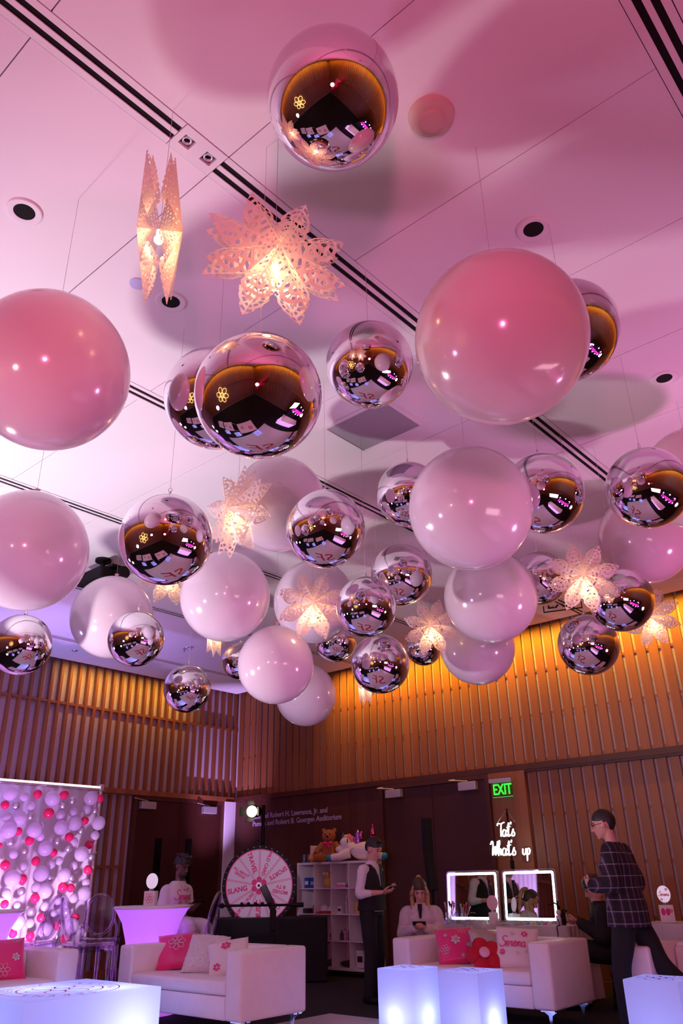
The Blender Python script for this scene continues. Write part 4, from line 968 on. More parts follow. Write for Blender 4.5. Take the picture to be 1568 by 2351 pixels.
# foil balloons behind the server
FOIL = add_noise(mat('holographic_foil', (.72, .25, .62), .15, .9), nscale=25, a=(.4, .8, 1.4), b=(1.2, .6, 1.1), bump=.25); FOILR = mat('pink_foil', (.8, .12, .3), .15, .9)
q = at_y(822, 1925, -.28); t = thing('foil_balloon', 'shiny pink and blue branching foil balloon above the shelf', 'foil balloon', (q.x, q.y, q.z))
b = B(); b.tube([(0, 0, -.16), (0, 0, -.05), (0, 0, .06), (0, 0, .13)], [.03, .045, .045, .012], 14); b.tube([(0, 0, -.02), (-.08, 0, .0), (-.12, 0, .03)], [.035, .035, .01], 12); b.tube([(0, 0, .0), (.06, 0, .03), (.08, 0, .10)], [.03, .033, .01], 12)
b.out('foil', FOIL, t, True); b = B(); b.cyl((0, 0, topz-q.z), (0, 0, -.15), .003); b.out('stick', MT['string'], t)
q = at_y(856, 1908, -.25); t = thing('foil_balloon', 'small pink foil bottle balloon just above the server', 'foil balloon', (q.x, q.y, q.z))
b = B(); b.lathe([(.0005, -.09), (.04, -.08), (.046, -.02), (.03, .03), (.012, .05), (.014, .10), (.0005, .11)], n=16); b.out('foil', FOILR, t, True); b = B(); b.cyl((0, 0, topz-q.z), (0, 0, -.08), .003); b.out('stick', MT['string'], t)
# prizes in the cells
BLU = cm('prize_blue', (.02, .07, .38), .4); GRY = cm('prize_grey', (.42, .42, .5), .3, .2); YEL = cm('prize_yellow', (.70, .42, .08), .6); RD = cm('prize_red', (.6, .02, .02), .5); DK = cm('prize_dark', (.035, .02, .025), .4); PK = cm('prize_pink', (.7, .2, .35), .5)
boxp('gift_box', 'blue box at the left in the top row of the shelf', 'box', cell(0, 0, -.06), (.10, .12, .15), BLU, 0, MT['white'], 'blue boxes in the shelf')
boxp('gift_box', 'blue box at the right of its twin in the top left cell', 'box', cell(0, 0, .06), (.11, .12, .14), BLU, R(8), GRY, 'blue boxes in the shelf')
p = cell(1, 0); t = thing('chick_plush', 'yellow plush chick in the top row of the shelf', 'soft toy', p, 0)
b = B(); b.ball((0, 0, .08), .085, 18, (1, .8, .95)); b.ball((0, -.02, .18), .06, 16); b.out('body', YEL, t, True)
for q in (-1, 1): b = B(); b.ball((q*.03, -.06, .20), .022, 10); b.out('eye', MT['white'], t, True)
boxp('gift_box', 'flat pale pink box in the third cell of the top row', 'box', cell(2, 0, -.04), (.20, .14, .04), PK)
boxp('gift_box', 'thin white box on top of the flat pink one', 'box', cell(2, 0, -.04)+Vector((0, 0, .0405)), (.17, .12, .03), MT['white'])
bottle('prize_bottle', 'tall clear bottle at the right of the third cell, top row', 'bottle', cell(2, 0, .12), .035, .28, GRY, MT['black'])
bottle('prize_bottle', 'dark red bottle in the second row, left cell', 'bottle', cell(0, 1, .06), .03, .16, RD, MT['black'])
boxp('gift_box', 'dark box beside the red bottle in the second row', 'box', cell(0, 1, -.07), (.14, .12, .07), DK)
for k, (dx, l) in enumerate(((-.08, 'red and white cap at the left of the second row'), (.08, 'red and white cap at the right of its twin'))):
    p = cell(1, 1, dx); t = thing('cap', l, 'cap', p, R(-20), 'red and white caps in the shelf'); b = B(); b.lathe([(.078, 0), (.076, .05), (.055, .10), (.0005, .125)], n=24); b.out('crown', MT['white'], t, True)
    b = B(); b.lathe([(.082, 0.001), (.082, .035), (.078, .036)], n=24); b.box((0, -.085, .018), (.11, .09, .012), bevel=.005); b.out('brim', RD, t, True, angle=40)
boxp('gift_box', 'small white cube box in the third cell of the second row', 'box', cell(2, 1, -.10), (.08, .08, .10), MT['white'], 0, DK)
bottle('prize_bottle', 'tall white bottle in the middle of the second row', 'bottle', cell(2, 1, .02), .035, .24, GRY, MT['white'])
bottle('prize_bottle', 'yellow and red toy bottle beside the tall white one', 'bottle', cell(2, 1, .12), .04, .2, YEL, RD)
boxp('gift_box', 'yellow box in the fourth cell of the second row', 'box', cell(3, 1, -.08), (.10, .1, .16), YEL)
for k, (dx, h, m, l) in enumerate(((-.10, .14, YEL, 'amber candle jar in the third row, left cell'), (.0, .10, DK, 'dark jar in the third row, left cell'), (.10, .13, DK, 'taller dark jar in the third row, left cell'))):
    bottle('jar', l, 'jar', cell(0, 2, dx), .035, h, m, DK, 'jars in the third shelf row')
for k, (dx, l) in enumerate(((-.09, 'glowing red toy at the left of the third row'), (.09, 'glowing red toy at the right of the third row'))):
    p = cell(1, 2, dx); b = B(); b.ball((0, 0, .05), .06, 16, (1, .8, .8)); b.ball((0, -.04, .085), .018, 8); o = b.out('toy_figure', RD, None, True); o.location = p; tag(o, l, 'toy', 'red toys in the shelf')
for k, (dx, h, m, l) in enumerate(((-.09, .13, DK, 'small dark bottle at the left of the third cell, third row'), (-.02, .15, PK, 'pinkish bottle in the third cell, third row'), (.07, .19, DK, 'tall dark bottle at the right of the third cell, third row'))):
    bottle('prize_bottle', l, 'bottle', cell(2, 2, dx), .026, h, m, DK)
for col, l in ((0, 'dark snack bag in the bottom left cell'), (1, 'dark snack bag in the second bottom cell'), (2, 'dark snack bag in the third bottom cell')):
    p = cell(col, 3); b = B(); b.ball((0, 0, .04), .12, 16, (1, .6, .33)); b.ball((.08, .02, .06), .07, 12, (1, .8, .7)); o = b.out('snack_bag', DK if col != 1 else cm('bag_red', (.10, .02, .03), .3), None, True); o.location = p; tag(o, l, 'bag', 'snack bags in the bottom shelf row')
boxp('gift_box', 'white box with a dark printed band in the fourth bottom cell', 'box', cell(3, 3, -.06), (.14, .10, .22), MT['white'], 0, DK)

# ------------------------------------------------------------------ makeup table
t = thing('makeup_table', 'long table under pale linen carrying the lit mirrors', 'table', (6.16, -.98, 0))
b = B(); x0_, x1_, ya, yb = -1.03, 1.03, -.34, .30
n = 130; per = []
for i in range(n):
    s = i/n*4; k = int(s); f = s-k
    c4 = [(x0_, ya), (x1_, ya), (x1_, yb), (x0_, yb)]; p, q = c4[k], c4[(k+1) % 4]; per.append((p[0]+(q[0]-p[0])*f, p[1]+(q[1]-p[1])*f))
def ringz(z, amp): return [b.bm.verts.new((p[0]*(1+amp*.02*math.sin(i*1.3)+amp*.012), p[1]*(1+amp*.05*math.sin(i*.9)+amp*.03), z)) for i, p in enumerate(per)]
rg = [ringz(.757, 0), ringz(.748, .25), ringz(.5, .7), ringz(.015, 1.2)]
for a, c in zip(rg, rg[1:]):
    for i in range(n): b.bm.faces.new((a[i], a[(i+1) % n], c[(i+1) % n], c[i]))
b.bm.faces.new(rg[0]); b.out('tablecloth', MT['linen'], t, True, angle=60)
LEDM = mat('mirror_led', (.9, 1, .98), .4, 0, (.86, 1.0, .97), 4)
MIR = mat('mirror_glass', (.82, .80, .84), .02, 1)
def rrect(w, h, r, n=6):
    return [(sx*(w/2-r)+r*math.cos(a0+PI/2*k/n), sy*(h/2-r)+r*math.sin(a0+PI/2*k/n)) for sx, sy, a0 in ((1, 1, 0), (-1, 1, PI/2), (-1, -1, PI), (1, -1, 3*PI/2)) for k in range(n+1)]
def vanity_mirror(label, xc, yc, w, rz):
    t = thing('vanity_mirror', label, 'mirror', (xc, yc, .758), rz, 'lit vanity mirrors'); h = .59
    T = Matrix.Translation((0, 0, h/2+.01)) @ RX90 @ Matrix.Rotation(R(-4), 4, 'X')
    b = B(); b.prism(rrect(w, h, .045), .03, T @ Matrix.Translation((0, 0, -.03))); b.out('frame', MT['alu'], t)
    b = B(); b.prism(rrect(w-.02, h-.02, .04), .003, T @ Matrix.Translation((0, 0, .0005))); b.out('glass', MIR, t)
    b = B(); o_, i_ = rrect(w-.045, h-.045, .03), rrect(w-.105, h-.105, .016); V = [b.bm.verts.new((*p, .0045)) for p in o_]; U = [b.bm.verts.new((*p, .0045)) for p in i_]
    for k in range(len(V)): b.bm.faces.new((V[k], V[(k+1) % len(V)], U[(k+1) % len(V)], U[k]))
    bmesh.ops.transform(b.bm, matrix=T, verts=b.bm.verts[:]); b.out('led_border', LEDM, t)
    for q in (-1, 0, 1):
        b = B(); b.cyl((q*.025, -h/2+.10, .0036), (q*.025, -h/2+.10, .0046), .006, n=10); bmesh.ops.transform(b.bm, matrix=T, verts=b.bm.verts[:]); b.out('touch_button', MT['white'], t)
    b = B(); b.box2((-w*.42, -.05, 0), (w*.42, .06, .014)); b.out('foot', MT['alu'], t)
    return t
vanity_mirror('lit vanity mirror at the left on the makeup table', 5.71, -.90, .76, R(4))
vanity_mirror('lit vanity mirror at the right on the makeup table', 6.52, -.88, .76, R(-2))
# things on the makeup table
TZ = .758
t = thing('brush_cup', 'clear cup of makeup brushes before the left mirror', 'brush holder', (5.48, -1.13, TZ)); b = B(); b.lathe([(.0005, .003), (.04, .003), (.045, .12), (.042, .12), (.037, .006)], n=20); b.out('cup', MT['clear'], t, True, angle=40)
random.seed(3)
for k in range(9):
    a = random.uniform(0, 6.28); r = random.uniform(.01, .055); h = random.uniform(.19, .26); b = B(); tip = Vector((r*math.cos(a)*1.6+.02, r*math.sin(a), h)); b.cyl((.02*math.cos(a), .02*math.sin(a), .01), tip*.8, .003, n=6); b.cyl(tip*.8, tip, .006, .012, n=8); b.out('brush', [MT['black'], PK, MT['alu'], RD][k % 4], t)
COLS = [cm('paint_%d' % i, c, .3) for i, c in enumerate([(.7, .1, .05), (.75, .35, .1), (.1, .3, .6), (.6, .55, .1), (.1, .35, .2), (.5, .1, .3), (.75, .7, .7)])]
k = 0
for x0 in (5.52, 6.40):
    for i in range(7):
        o = boxp('paint_pot', 'small face paint pot, number of %s on the %s strip before the mirrors' % (('red', 'orange', 'blue', 'yellow', 'green', 'purple', 'white')[i], 'left' if x0 < 6 else 'right'), 'paint pot', (x0+i*.075, -1.05, TZ), (.045, .03, .035), COLS[i], 0, MT['white'], 'face paint pots in front of the mirrors')
        o['label'] = 'small %s face paint pot before the %s mirror' % (('red', 'orange', 'blue', 'yellow', 'green', 'purple', 'white')[i], 'left' if x0 < 6 else 'right')
for x, l in ((5.42, 'clear flat acrylic tray at the left end of the makeup table'), (5.83, 'clear flat acrylic tray between brushes and logo box'), (6.42, 'clear flat acrylic tray right of the logo box')):
    b = B(); b.box((0, 0, .006), (.30, .16, .008))
    for a, c in (((-.15, -.08, .01), (.15, -.074, .045)), ((-.15, .074, .01), (.15, .08, .045)), ((-.15, -.074, .01), (-.144, .074, .045)), ((.144, -.074, .01), (.15, .074, .045))): b.box2(a, c)
    o = b.out('acrylic_tray', MT['clear']); o.location = (x, -1.23, TZ+.001); tag(o, l, 'tray', 'acrylic trays on the makeup table')
    b = B(); b.box((0, 0, .0135), (.24, .10, .006)); b.out('paper', MT['white'], o)
t, d = logo_box('pink round smiley sign on a white box between the mirrors', (6.13, -1.12, TZ), R(30), lambda b: ribbon(b, [(-.03, 0), (.03, 0)], .002), .11, cm('pink_disc', (.80, .55, .66), .3))
b = B(); outline(b, 0, 0, .05, .003, 6); bmesh.ops.transform(b.bm, matrix=Matrix.Translation((0, -.0072, .11*1.15+.105)) @ RX90, verts=b.bm.verts[:]); b.out('smiley_print', MT['white'], t)
# camera / tool clutter at the right end
q = (6.98, -1.08, TZ)
t = thing('airbrush_kit', 'tangle of dark airbrush tools and bottles at the right end of the makeup table', 'airbrush kit', q)
b = B(); b.cyl((0, 0, 0), (0, 0, .10), .03); b.ball((.01, -.01, .13), .03); b.out('cup', MT['white'], t, True)
b = B(); b.tube([(0, 0, .1), (.02, .01, .19), (-.03, 0, .23), (-.10, -.02, .21)], .009); b.tube([(.03, 0, .08), (.06, .01, .16), (.1, .02, .14)], .012); b.cyl((.06, 0, 0), (.06, 0, .13), .022); b.cyl((-.03, .05, 0), (-.02, .05, .25), .01); b.out('tools', MT['black'], t, True)
b = B(); b.tube(catmull([(.0, -.03, .06), (.06, -.12, .02), (.10, -.2, .008), (.12, -.30, .0), (.13, -.315, -.08), (.13, -.325, -.35)], 6), .006); b.out('cable', MT['black'], t, True)
# neon sign on black stand ------------------------------------------------------------
NEON = mat('neon_white', (1, 1, 1), .4, 0, (.90, 1.0, .96), 9)
t = thing('neon_sign', "white neon sign in script reading Tat's What's up on a black stand", 'neon sign', (6.13, -.58, 0), R(4))
b = B(); b.cyl((0, .04, 0), (0, .04, 2.10), .014); b.box((0, .04, 1.42), (.04, .04, .10)); 
for k in range(3): a = 2*PI*k/3+.5; b.tube([(0, .04, .3), (.35*math.cos(a), .04+.2*math.sin(a), .01)], .01)
b.out('stand', MT['black'], t)
b = B(); b.tube([(-.13, 0, 1.94), (0, .03, 2.09), (.12, 0, 1.93)], .002); b.out('chain', MT['alu'], t)
def neon_word(word, cx, cz, h, wx=1):
    b = B(); P = []
    for st in cursive(word):
        pts = [((p[0]+.10*p[1])*h*wx+cx, 0, (p[1])*h+cz) for p in st]; P += pts; b.tube(catmull(pts, 5), .0048, 6)
    b.out('neon_tube', NEON, t, True); xs_ = [p[0] for p in P]; zs = [p[2] for p in P]
    return min(xs_), max(xs_), min(zs), max(zs)
bx = [neon_word("Tat's", -.02, 1.76, .175, .92), neon_word("What's", -.09, 1.53, .185, .95), neon_word('up', .235, 1.53, .16, .95)]
for (a, c, d_, e) in bx:
    b = B(); w, h = c-a+.05, e-d_+.05; b.prism(rrect(w, h, .05), .004, Matrix.Translation(((a+c)/2, .012, (d_+e)/2)) @ RX90); b.out('acrylic_plate', MT['clear'], t)
b = B(); b.cyl((-.1, .012, 1.70), (-.1, .012, 1.75), .002); b.cyl((.05, .012, 1.70), (.05, .012, 1.75), .002); b.out('links', MT['alu'], t)
# right-hand table with logo box
t = thing('side_table', 'pale draped table at the right edge behind the walking man', 'table', (8.60, -1.0, 0))
b = B(); n = 130; x0_, x1_, ya, yb = -.62, .9, -.32, .30; per = []
for i in range(n):
    s = i/n*4; k = int(s); f = s-k
    c4 = [(x0_, ya), (x1_, ya), (x1_, yb), (x0_, yb)]; p, q = c4[k], c4[(k+1) % 4]; per.append((p[0]+(q[0]-p[0])*f, p[1]+(q[1]-p[1])*f))
rg = [ringz(.80, 0), ringz(.79, .25), ringz(.5, .7), ringz(.015, 1.2)]
for a, c in zip(rg, rg[1:]):
    for i in range(n): b.bm.faces.new((a[i], a[(i+1) % n], c[(i+1) % n], c[i]))
b.bm.faces.new(rg[0]); b.out('tablecloth', MT['linen'], t, True, angle=60)
t, d = logo_box('white box with red artwork and lit oval name sign on the right table', (8.25, -1.08, .802), R(22), lambda b: [b.poly([(cx+.022*math.cos(2*PI*j/16), .02+.035*math.sin(2*PI*j/16)*1, 0) for j in range(16)]) for cx in (-.035, .012)]+[petals(b, .045, .03, .02)], .145)
b = B(); script(b, 'Serena', 0, 0, .045, .005); petals(b, .03, .045, .016); petals(b, -.03, -.05, .014); bmesh.ops.transform(b.bm, matrix=Matrix.Translation((0, -.0072, .145*1.15+.105)) @ RX90, verts=b.bm.verts[:]); b.out('name_print', MT['pink_ink'], t)
b = B(); b.ball((0, 0, .0), .10, 20, (1.2, .7, .45)); o = b.out('pouch', cm('grey_pouch', (.25, .22, .24), .8), None, True); o.location = (8.56, -1.1, .848); tag(o, 'grey pouch beside the logo box on the right table', 'pouch')

# ------------------------------------------------------------------ corner behind the viewer, seen in the mirror balls
NG = mat('neon_yellow', (1, .7, .2), .4, 0, (1, .62, .16), 3.5); NP = mat('neon_magenta', (1, .1, .6), .4, 0, (1, .02, .50), 6)
t = thing('neon_daisy', 'warm yellow neon smiling daisy reflected in the mirror balls', 'neon sign', (8.2, FY+.14, 1.65), PI)
b = B()
for k in range(6):
    a = PI/3*k+PI/6; b.tube([(.36*math.cos(a)+.19*math.cos(q)*math.cos(a)-.16*math.sin(q)*math.sin(a), 0, .36*math.sin(a)+.19*math.cos(q)*math.sin(a)+.16*math.sin(q)*math.cos(a)) for q in [2*PI*j/20 for j in range(20)]], .012, 6, closed=True)
b.tube([(.16*math.cos(2*PI*j/24), 0, .16*math.sin(2*PI*j/24)) for j in range(24)], .012, 6, closed=True); b.tube([(.09*math.cos(PI+PI*j/8), 0, .0+.08*math.sin(PI+PI*j/8)) for j in range(9)], .010, 6)
for q in (-1, 1): b.tube([(q*.05, 0, .03), (q*.05, 0, .07)], .012, 6)
b.out('neon_tube', NG, t, True); t.scale = (1.7,)*3; t.location.z = 1.9
t = thing('name_sign', 'magenta neon name sign with white flowers on a dark panel, reflected in the mirror balls', 'neon sign', (12.2, -5.6, 0), R(-90))
b = B(); b.box2((-1.3, .02, .012), (1.3, .10, 2.3)); b.out('panel', MT['black'], t)
b = B()
for st in cursive('Serena'): b.tube(catmull([((p[0]+.1*p[1])*.92, 0, p[1]*.85+1.30) for p in st], 5), .012, 6)
b.out('neon_tube', NP, t, True)
b = B()
for (x, z) in ((-.75, 2.1), (.1, 2.15), (.7, 1.25), (-.5, 1.2), (.9, 1.95), (0.1, 1.15), (-.95, 1.5)):
    for k in range(6): a = PI/3*k; b.cyl((x+.055*math.cos(a), .0, z+.055*math.sin(a)), (x+.055*math.cos(a), .018, z+.055*math.sin(a)), .03, n=10)
b.out('flowers', mat('neon_pale', (1, .8, 1), .4, 0, (1, .75, 1), 4), t)
t = thing('glowing_bar', 'long bar with purple-pink glowing front panels, reflected in the mirror balls', 'bar', (11.3, -6.3, 0), R(-90))
BARM = mat('bar_glow', (.8, .5, .8), .4, 0, (.80, .42, .95), 1.0)
for k in range(6): b = B(); b.box2((-1.2+k*.4+.01, -.22, .014), (-1.2+(k+1)*.4-.01, .2, 1.02)); b.out('front_panel', BARM, t)
b = B(); b.box2((-1.25, -.27, 1.021), (1.25, .27, 1.06)); b.out('countertop', MT['white'], t)
for k, (x, y, l) in enumerate(((9.2, -9.0, 'first white square table behind the viewer, seen in mirror balls'), (7.6, -9.6, 'second white square table behind the viewer, seen in mirror balls'), (6.2, -10.0, 'third white square table behind the viewer, seen in mirror balls'))):
    t = thing('activity_table', l, 'table', (x, y, 0), R(12), 'white square tables with flower print')
    b = B(); b.box2((-.6, -.4, .70), (.6, .4, .75), bevel=.005); b.out('tabletop', MT['white'], t)
    b = B(); petals(b, .3, .1, .16); petals(b, -.25, -.05, .13); bmesh.ops.translate(b.bm, vec=(0, 0, .751), verts=b.bm.verts[:]); b.out('flower_print', MT['pink_ink'], t)
    for sx in (-1, 1):
        for sy in (-1, 1): b = B(); b.cyl((sx*.55, sy*.35, 0), (sx*.55, sy*.35, .699), .02); b.out('leg', MT['white'], t)
    glow_box('light_cube', 'glowing cube stool beside the %s square table behind the viewer' % ('first', 'second', 'third')[k], 'light cube', x+.0, x+.42, y+.62, y+1.04, .45, [(0, 0)], 2, cube_deco, G_)
random.seed(5)
for k in range(9):
    b = B(); b.ball((0, 0, 0), random.uniform(.12, .2), 24); o = b.out('garland_balloon', LB['P'][0] if k % 3 else RED, None, True); o.location = (12.95-random.uniform(0, .15), -11.7+.17*k, 1.2+.22*k); tag(o, '%s balloon, %s of the tall garland behind the viewer' % ('hot pink' if k % 3 else 'red', ('lowest', 'second from the bottom', 'third from the bottom', 'fourth from the bottom', 'middle one', 'fourth from the top', 'third from the top', 'second from the top', 'topmost')[k]), 'balloon', 'garland balloons behind the viewer')

# ------------------------------------------------------------------ people
def V(*a): return Vector(a)
def limb(b, pts, rad, n=14, k=5):
    P = catmull([tuple(p) for p in pts], k); m = len(pts); rr = []
    for i in range(len(P)):
        t = min(i/k, m-1-1e-6); j = int(t); f = t-j; f = f*f*(3-2*f); rr.append(rad[j]*(1-f)+rad[j+1]*f)
    b.tube(P, rr, n); b.ball(P[0], rr[0]*.99, 12); b.ball(P[-1], rr[-1]*.99, 12)
def loft(b, rings, n=28, cap=True):
    """rings: (centre, half width y, half depth x, yaw, squareness)"""
    R_ = []
    rings = [(Vector(a[0]).lerp(Vector(c[0]), k/4), a[1]+(c[1]-a[1])*k/4, a[2]+(c[2]-a[2])*k/4, a[3]+(c[3]-a[3])*k/4) for a, c in zip(rings, rings[1:]) for k in range(4)]+[rings[-1]]
    for c, hw, hd, yw in rings:
        cs, sn = math.cos(yw), math.sin(yw); ring = []
        for i in range(n):
            a = 2*PI*i/n; ex = abs(math.cos(a))**.85*(1 if math.cos(a) > 0 else -1)*hd; ey = abs(math.sin(a))**.85*(1 if math.sin(a) > 0 else -1)*hw
            ring.append(b.bm.verts.new((c[0]+ex*cs-ey*sn, c[1]+ex*sn+ey*cs, c[2])))
        R_.append(ring)
    for a, c in zip(R_, R_[1:]):
        for i in range(n): b.bm.faces.new((a[i], a[(i+1) % n], c[(i+1) % n], c[i]))
    if cap: b.bm.faces.new(R_[0][::-1]); b.bm.faces.new(R_[-1])
def organic(b, name, m, parent, vox=.009, it=3, label=None):
    o = b.out(name, m, parent, True, label); r = o.modifiers.new('remesh', 'REMESH'); r.mode = 'VOXEL'; r.voxel_size = vox; r.use_smooth_shade = True
    s = o.modifiers.new('smooth', 'SMOOTH'); s.factor = .5; s.iterations = it
    return o
def hand(b, w, d, n, side=1, curl=.6, sc_=1.0):
    d = d.normalized(); s = d.cross(n).normalized(); n = s.cross(d).normalized()
    M = Matrix((s, d, n)).transposed().to_4x4(); M.translation = w
    v = b.ball((0, .048*sc_, 0), .045*sc_, 14, (.88, 1.12, .34)); bmesh.ops.transform(b.bm, matrix=M, verts=v)
    for i, (x, L) in enumerate(((-.030, .062), (-.010, .072), (.010, .068), (.029, .054))):
        p = V(x, .088, 0)*sc_; pts = [V(x, .06, 0)*sc_, p]; a = curl*.5
        for seg in (.45, .32, .27):
            p = p+V(0, math.cos(a), math.sin(a))*L*seg*sc_; pts.append(p); a += curl*.75
        limb(b, [M @ q for q in pts], [.0092*sc_, .0095*sc_, .0088*sc_, .008*sc_, .007*sc_], 8, 2)
    tx = -side*.03; pts = [V(tx, .02, 0), V(tx*1.75, .045, .012), V(tx*1.9, .07, .026), V(tx*1.45, .092, .034)]
    limb(b, [M @ (q*sc_) for q in pts], [.013*sc_, .0115*sc_, .010*sc_, .008*sc_], 8, 2)
def head_shapes(b, M, fem=False):
    k = .95 if fem else 1.0
    def bl(c, r, s=(1, 1, 1)): v = b.ball((0, 0, 0), r*k, 20, s); bmesh.ops.transform(b.bm, matrix=M @ Matrix.Translation(Vector(c)*k), verts=v)
    bl((-.012, 0, .028), .093, (1.04, .80, 1.02)); bl((.022, 0, -.035), .068, (1.0, .84, 1.15)); bl((.062, 0, -.088), .022, (1, 1.3, .9))
    bl((.070, 0, .035), .028, (.7, 1.9, .6)); bl((.078, 0, -.060), .016, (.8, 1.5, .7))
    for q in (-1, 1): bl((-.004, q*.076, -.004), .029, (.55, .28, 1)); bl((.048, q*.036, -.022), .026, (.8, .9, 1))
    P = [M @ (Vector(p)*k) for p in ((.082, 0, .026), (.100, 0, -.004), (.110, 0, -.022), (.092, 0, -.034))]; b.tube(P, [.007, .010, .013, .009], 8)
def face_parts(t, M, fem=False, beard=None, hair=None):
    k = .95 if fem else 1.0
    for q in (-1, 1):
        b = B(); v = b.ball((0, 0, 0), (.0065 if fem else .0078)*k, 10, (.6, 1.3, .8)); bmesh.ops.transform(b.bm, matrix=M @ Matrix.Translation(Vector((.080, q*.030, .012))*k), verts=v); b.out('eye', MT['black'], t, True)
        b = B(); b.tube([M @ (Vector(p)*k) for p in ((.086, q*.014, .032), (.086, q*.032, .038), (.072, q*.050, .030))], .0035, 6); b.out('eyebrow', hair or MT['hair_b'], t, True)
def hair_cap(t, M, m, thick=.008, front=.055, side=-.01, name='hair', noise_a=.006, fem=False, back=-.07, extra=None):
    k = .95 if fem else 1.0
    b = B(); v = b.ball((0, 0, 0), (.093+thick), 90, (1.05, .83, 1.05))
    bmesh.ops.translate(b.bm, vec=(-.014, 0, .030), verts=b.bm.verts[:])
    dead = [w for w in b.bm.verts if (w.co.x > .0 and w.co.z < front-.4*abs(w.co.y)) or (w.co.x > -.04 and w.co.x <= .0 and w.co.z < side and abs(w.co.y) > .03) or w.co.z < back]
    bmesh.ops.delete(b.bm, geom=dead, context='VERTS')
    for w in b.bm.verts: w.co += w.co.normalized()*noise.noise(w.co*45)*noise_a
    if extra: extra(b)
    bmesh.ops.scale(b.bm, vec=(k,)*3, verts=b.bm.verts[:]); bmesh.ops.transform(b.bm, matrix=M, verts=b.bm.verts[:])
    o = b.out(name, m, t, True); s = o.modifiers.new('solid', 'SOLIDIFY'); s.thickness = .008; s.offset = -1; q = o.modifiers.new('smooth', 'SMOOTH'); q.iterations = 5; return o
def person(label, loc, rz, J, skin, fem=False):
    """J: joints in local space, facing +x, left = +y. Builds the continuous body."""
    t = thing('person', label, 'person', loc, rz); b = B()
    pv, ch, nk = J['pelvis'], J['chest'], J['neck']; yw = J.get('yaw', 0)
    s = .92 if fem else 1.0
    mid = (pv+ch)/2
    loft(b, [(pv-V(0, 0, .07), .13*s, .09, yw*.3), (pv, .145*s, .10, yw*.3), (mid, .125*s, .085, yw*.6), (ch, .15*s, .10, yw), (ch+V(0, 0, .09), .145*s, .08, yw), ((ch+nk)/2+V(0, 0, .06), .08, .06, yw)])
    HM = J['head']; limb(b, [(ch+nk)/2+V(0, 0, .04), nk, HM @ V(-.02, 0, -.06)], [.062*s, .052*s, .050*s])
    head_shapes(b, HM, fem)
    for q, S in ((1, 'L'), (-1, 'R')):
        sh, el, wr = J['sh'+S], J['el'+S], J['wr'+S]
        limb(b, [ch+V(0, q*.06, .08), sh, (sh+el)/2, el, (el+wr)/2, wr], [.05, .050*s, .042*s, .036*s, .034*s, .024*s])
        hd, hn = J['hand'+S]; hand(b, wr, hd, hn, q, J.get('curl'+S, .6), .95 if fem else 1.05)
        hp, kn, an = J['hip'+S], J['kn'+S], J['an'+S]
        limb(b, [hp, (hp+kn)/2, kn, (kn+an)/2+(kn-an).cross(V(0, 1, 0)).normalized()*.012, an], [.078*s, .066*s, .048*s, .045*s, .034])
        fd = J.get('ft'+S, V(1, 0, 0)); limb(b, [an-V(0, 0, .02)-fd*.03, an-V(0, 0, .045)+fd*.06, an-V(0, 0, .055)+fd*.14], [.032, .03, .022])
    organic(b, 'body', skin, t, .0065, 2)
    return t
def shirt(t, J, m, name, ease=.02, sleeve=1.0, hem=.12, s=1.0, vox=.010, it=4, flare=0, neckz=.075):
    b = B(); pv, ch, nk = J['pelvis'], J['chest'], J['neck']; yw = J.get('yaw', 0); mid = (pv+ch)/2; e = ease
    loft(b, [(pv-V(0, 0, hem), .15*s+e+flare, .115+e+flare, yw*.3), (pv, .148*s+e+flare*.6, .112+e+flare*.6, yw*.3), (mid, .135*s+e+flare*.3, .10+e, yw*.6), (ch, .165*s+e, .115+e, yw), (ch+V(0, 0, .09), .155*s+e, .095+e*.6, yw), ((ch+nk)/2+V(0, 0, neckz), .078, .068, yw)])
    for q, S in ((1, 'L'), (-1, 'R')):
        sh, el, wr = J['sh'+S], J['el'+S], J['wr'+S]
        if sleeve >= 1: en = el+(wr-el)*min(1, sleeve-1+.02) if sleeve > 1 else el; pts = [ch+V(0, q*.07, .075), sh, (sh+el)/2, el, (el+en)/2, en]; rr = [.050, .052+e*.6, .046+e*.8, .041+e*.9, .037+e*.8, .031+e*.7]
        else: en = sh+(el-sh)*sleeve; pts = [ch+V(0, q*.07, .075), sh, (sh+en)/2, en]; rr = [.050, .052+e*.6, .050+e*.8, .050+e]
        limb(b, pts, rr)
    return organic(b, name, m, t, vox, it)
def trousers(t, J, m, s=1.0, ease=.014, vox=.011, length=1.0):
    b = B(); pv = J['pelvis']; loft(b, [(pv-V(0, 0, .09), .145*s+ease, .105+ease, 0), (pv, .145*s+ease, .105+ease, 0), (pv+V(0, 0, .06), .135*s+ease, .098+ease, 0)])
    for S in 'LR':
        hp, kn, an = J['hip'+S], J['kn'+S], J['an'+S]; en = kn+(an-kn)*length
        limb(b, [pv*.5+hp*.5, hp, (hp+kn)/2, kn, (kn+en)/2, en], [.08, .092*s+ease, .078*s+ease, .060+ease, .056+ease, .050+ease])
    return organic(b, 'trousers', m, t, vox, 3)
def shoes(t, J, m, sole=None):
    for S in 'LR':
        an = J['an'+S]; fd = J.get('ft'+S, V(1, 0, 0)); b = B()
        limb(b, [an-V(0, 0, .035)-fd*.045, an-V(0, 0, .05)+fd*.06, an-V(0, 0, .058)+fd*.16], [.045, .044, .034]); limb(b, [an+V(0, 0, .01), an-V(0, 0, .04)], [.045, .045])
        organic(b, 'shoe', m, t, .007, 2)
def HMat(c, yaw=0, pitch=0, roll=0):
    return Matrix.Translation(c) @ Matrix.Scale(1.07, 4) @ Matrix.Rotation(R(yaw), 4, 'Z') @ Matrix.Rotation(R(pitch), 4, 'Y') @ Matrix.Rotation(R(roll), 4, 'X')
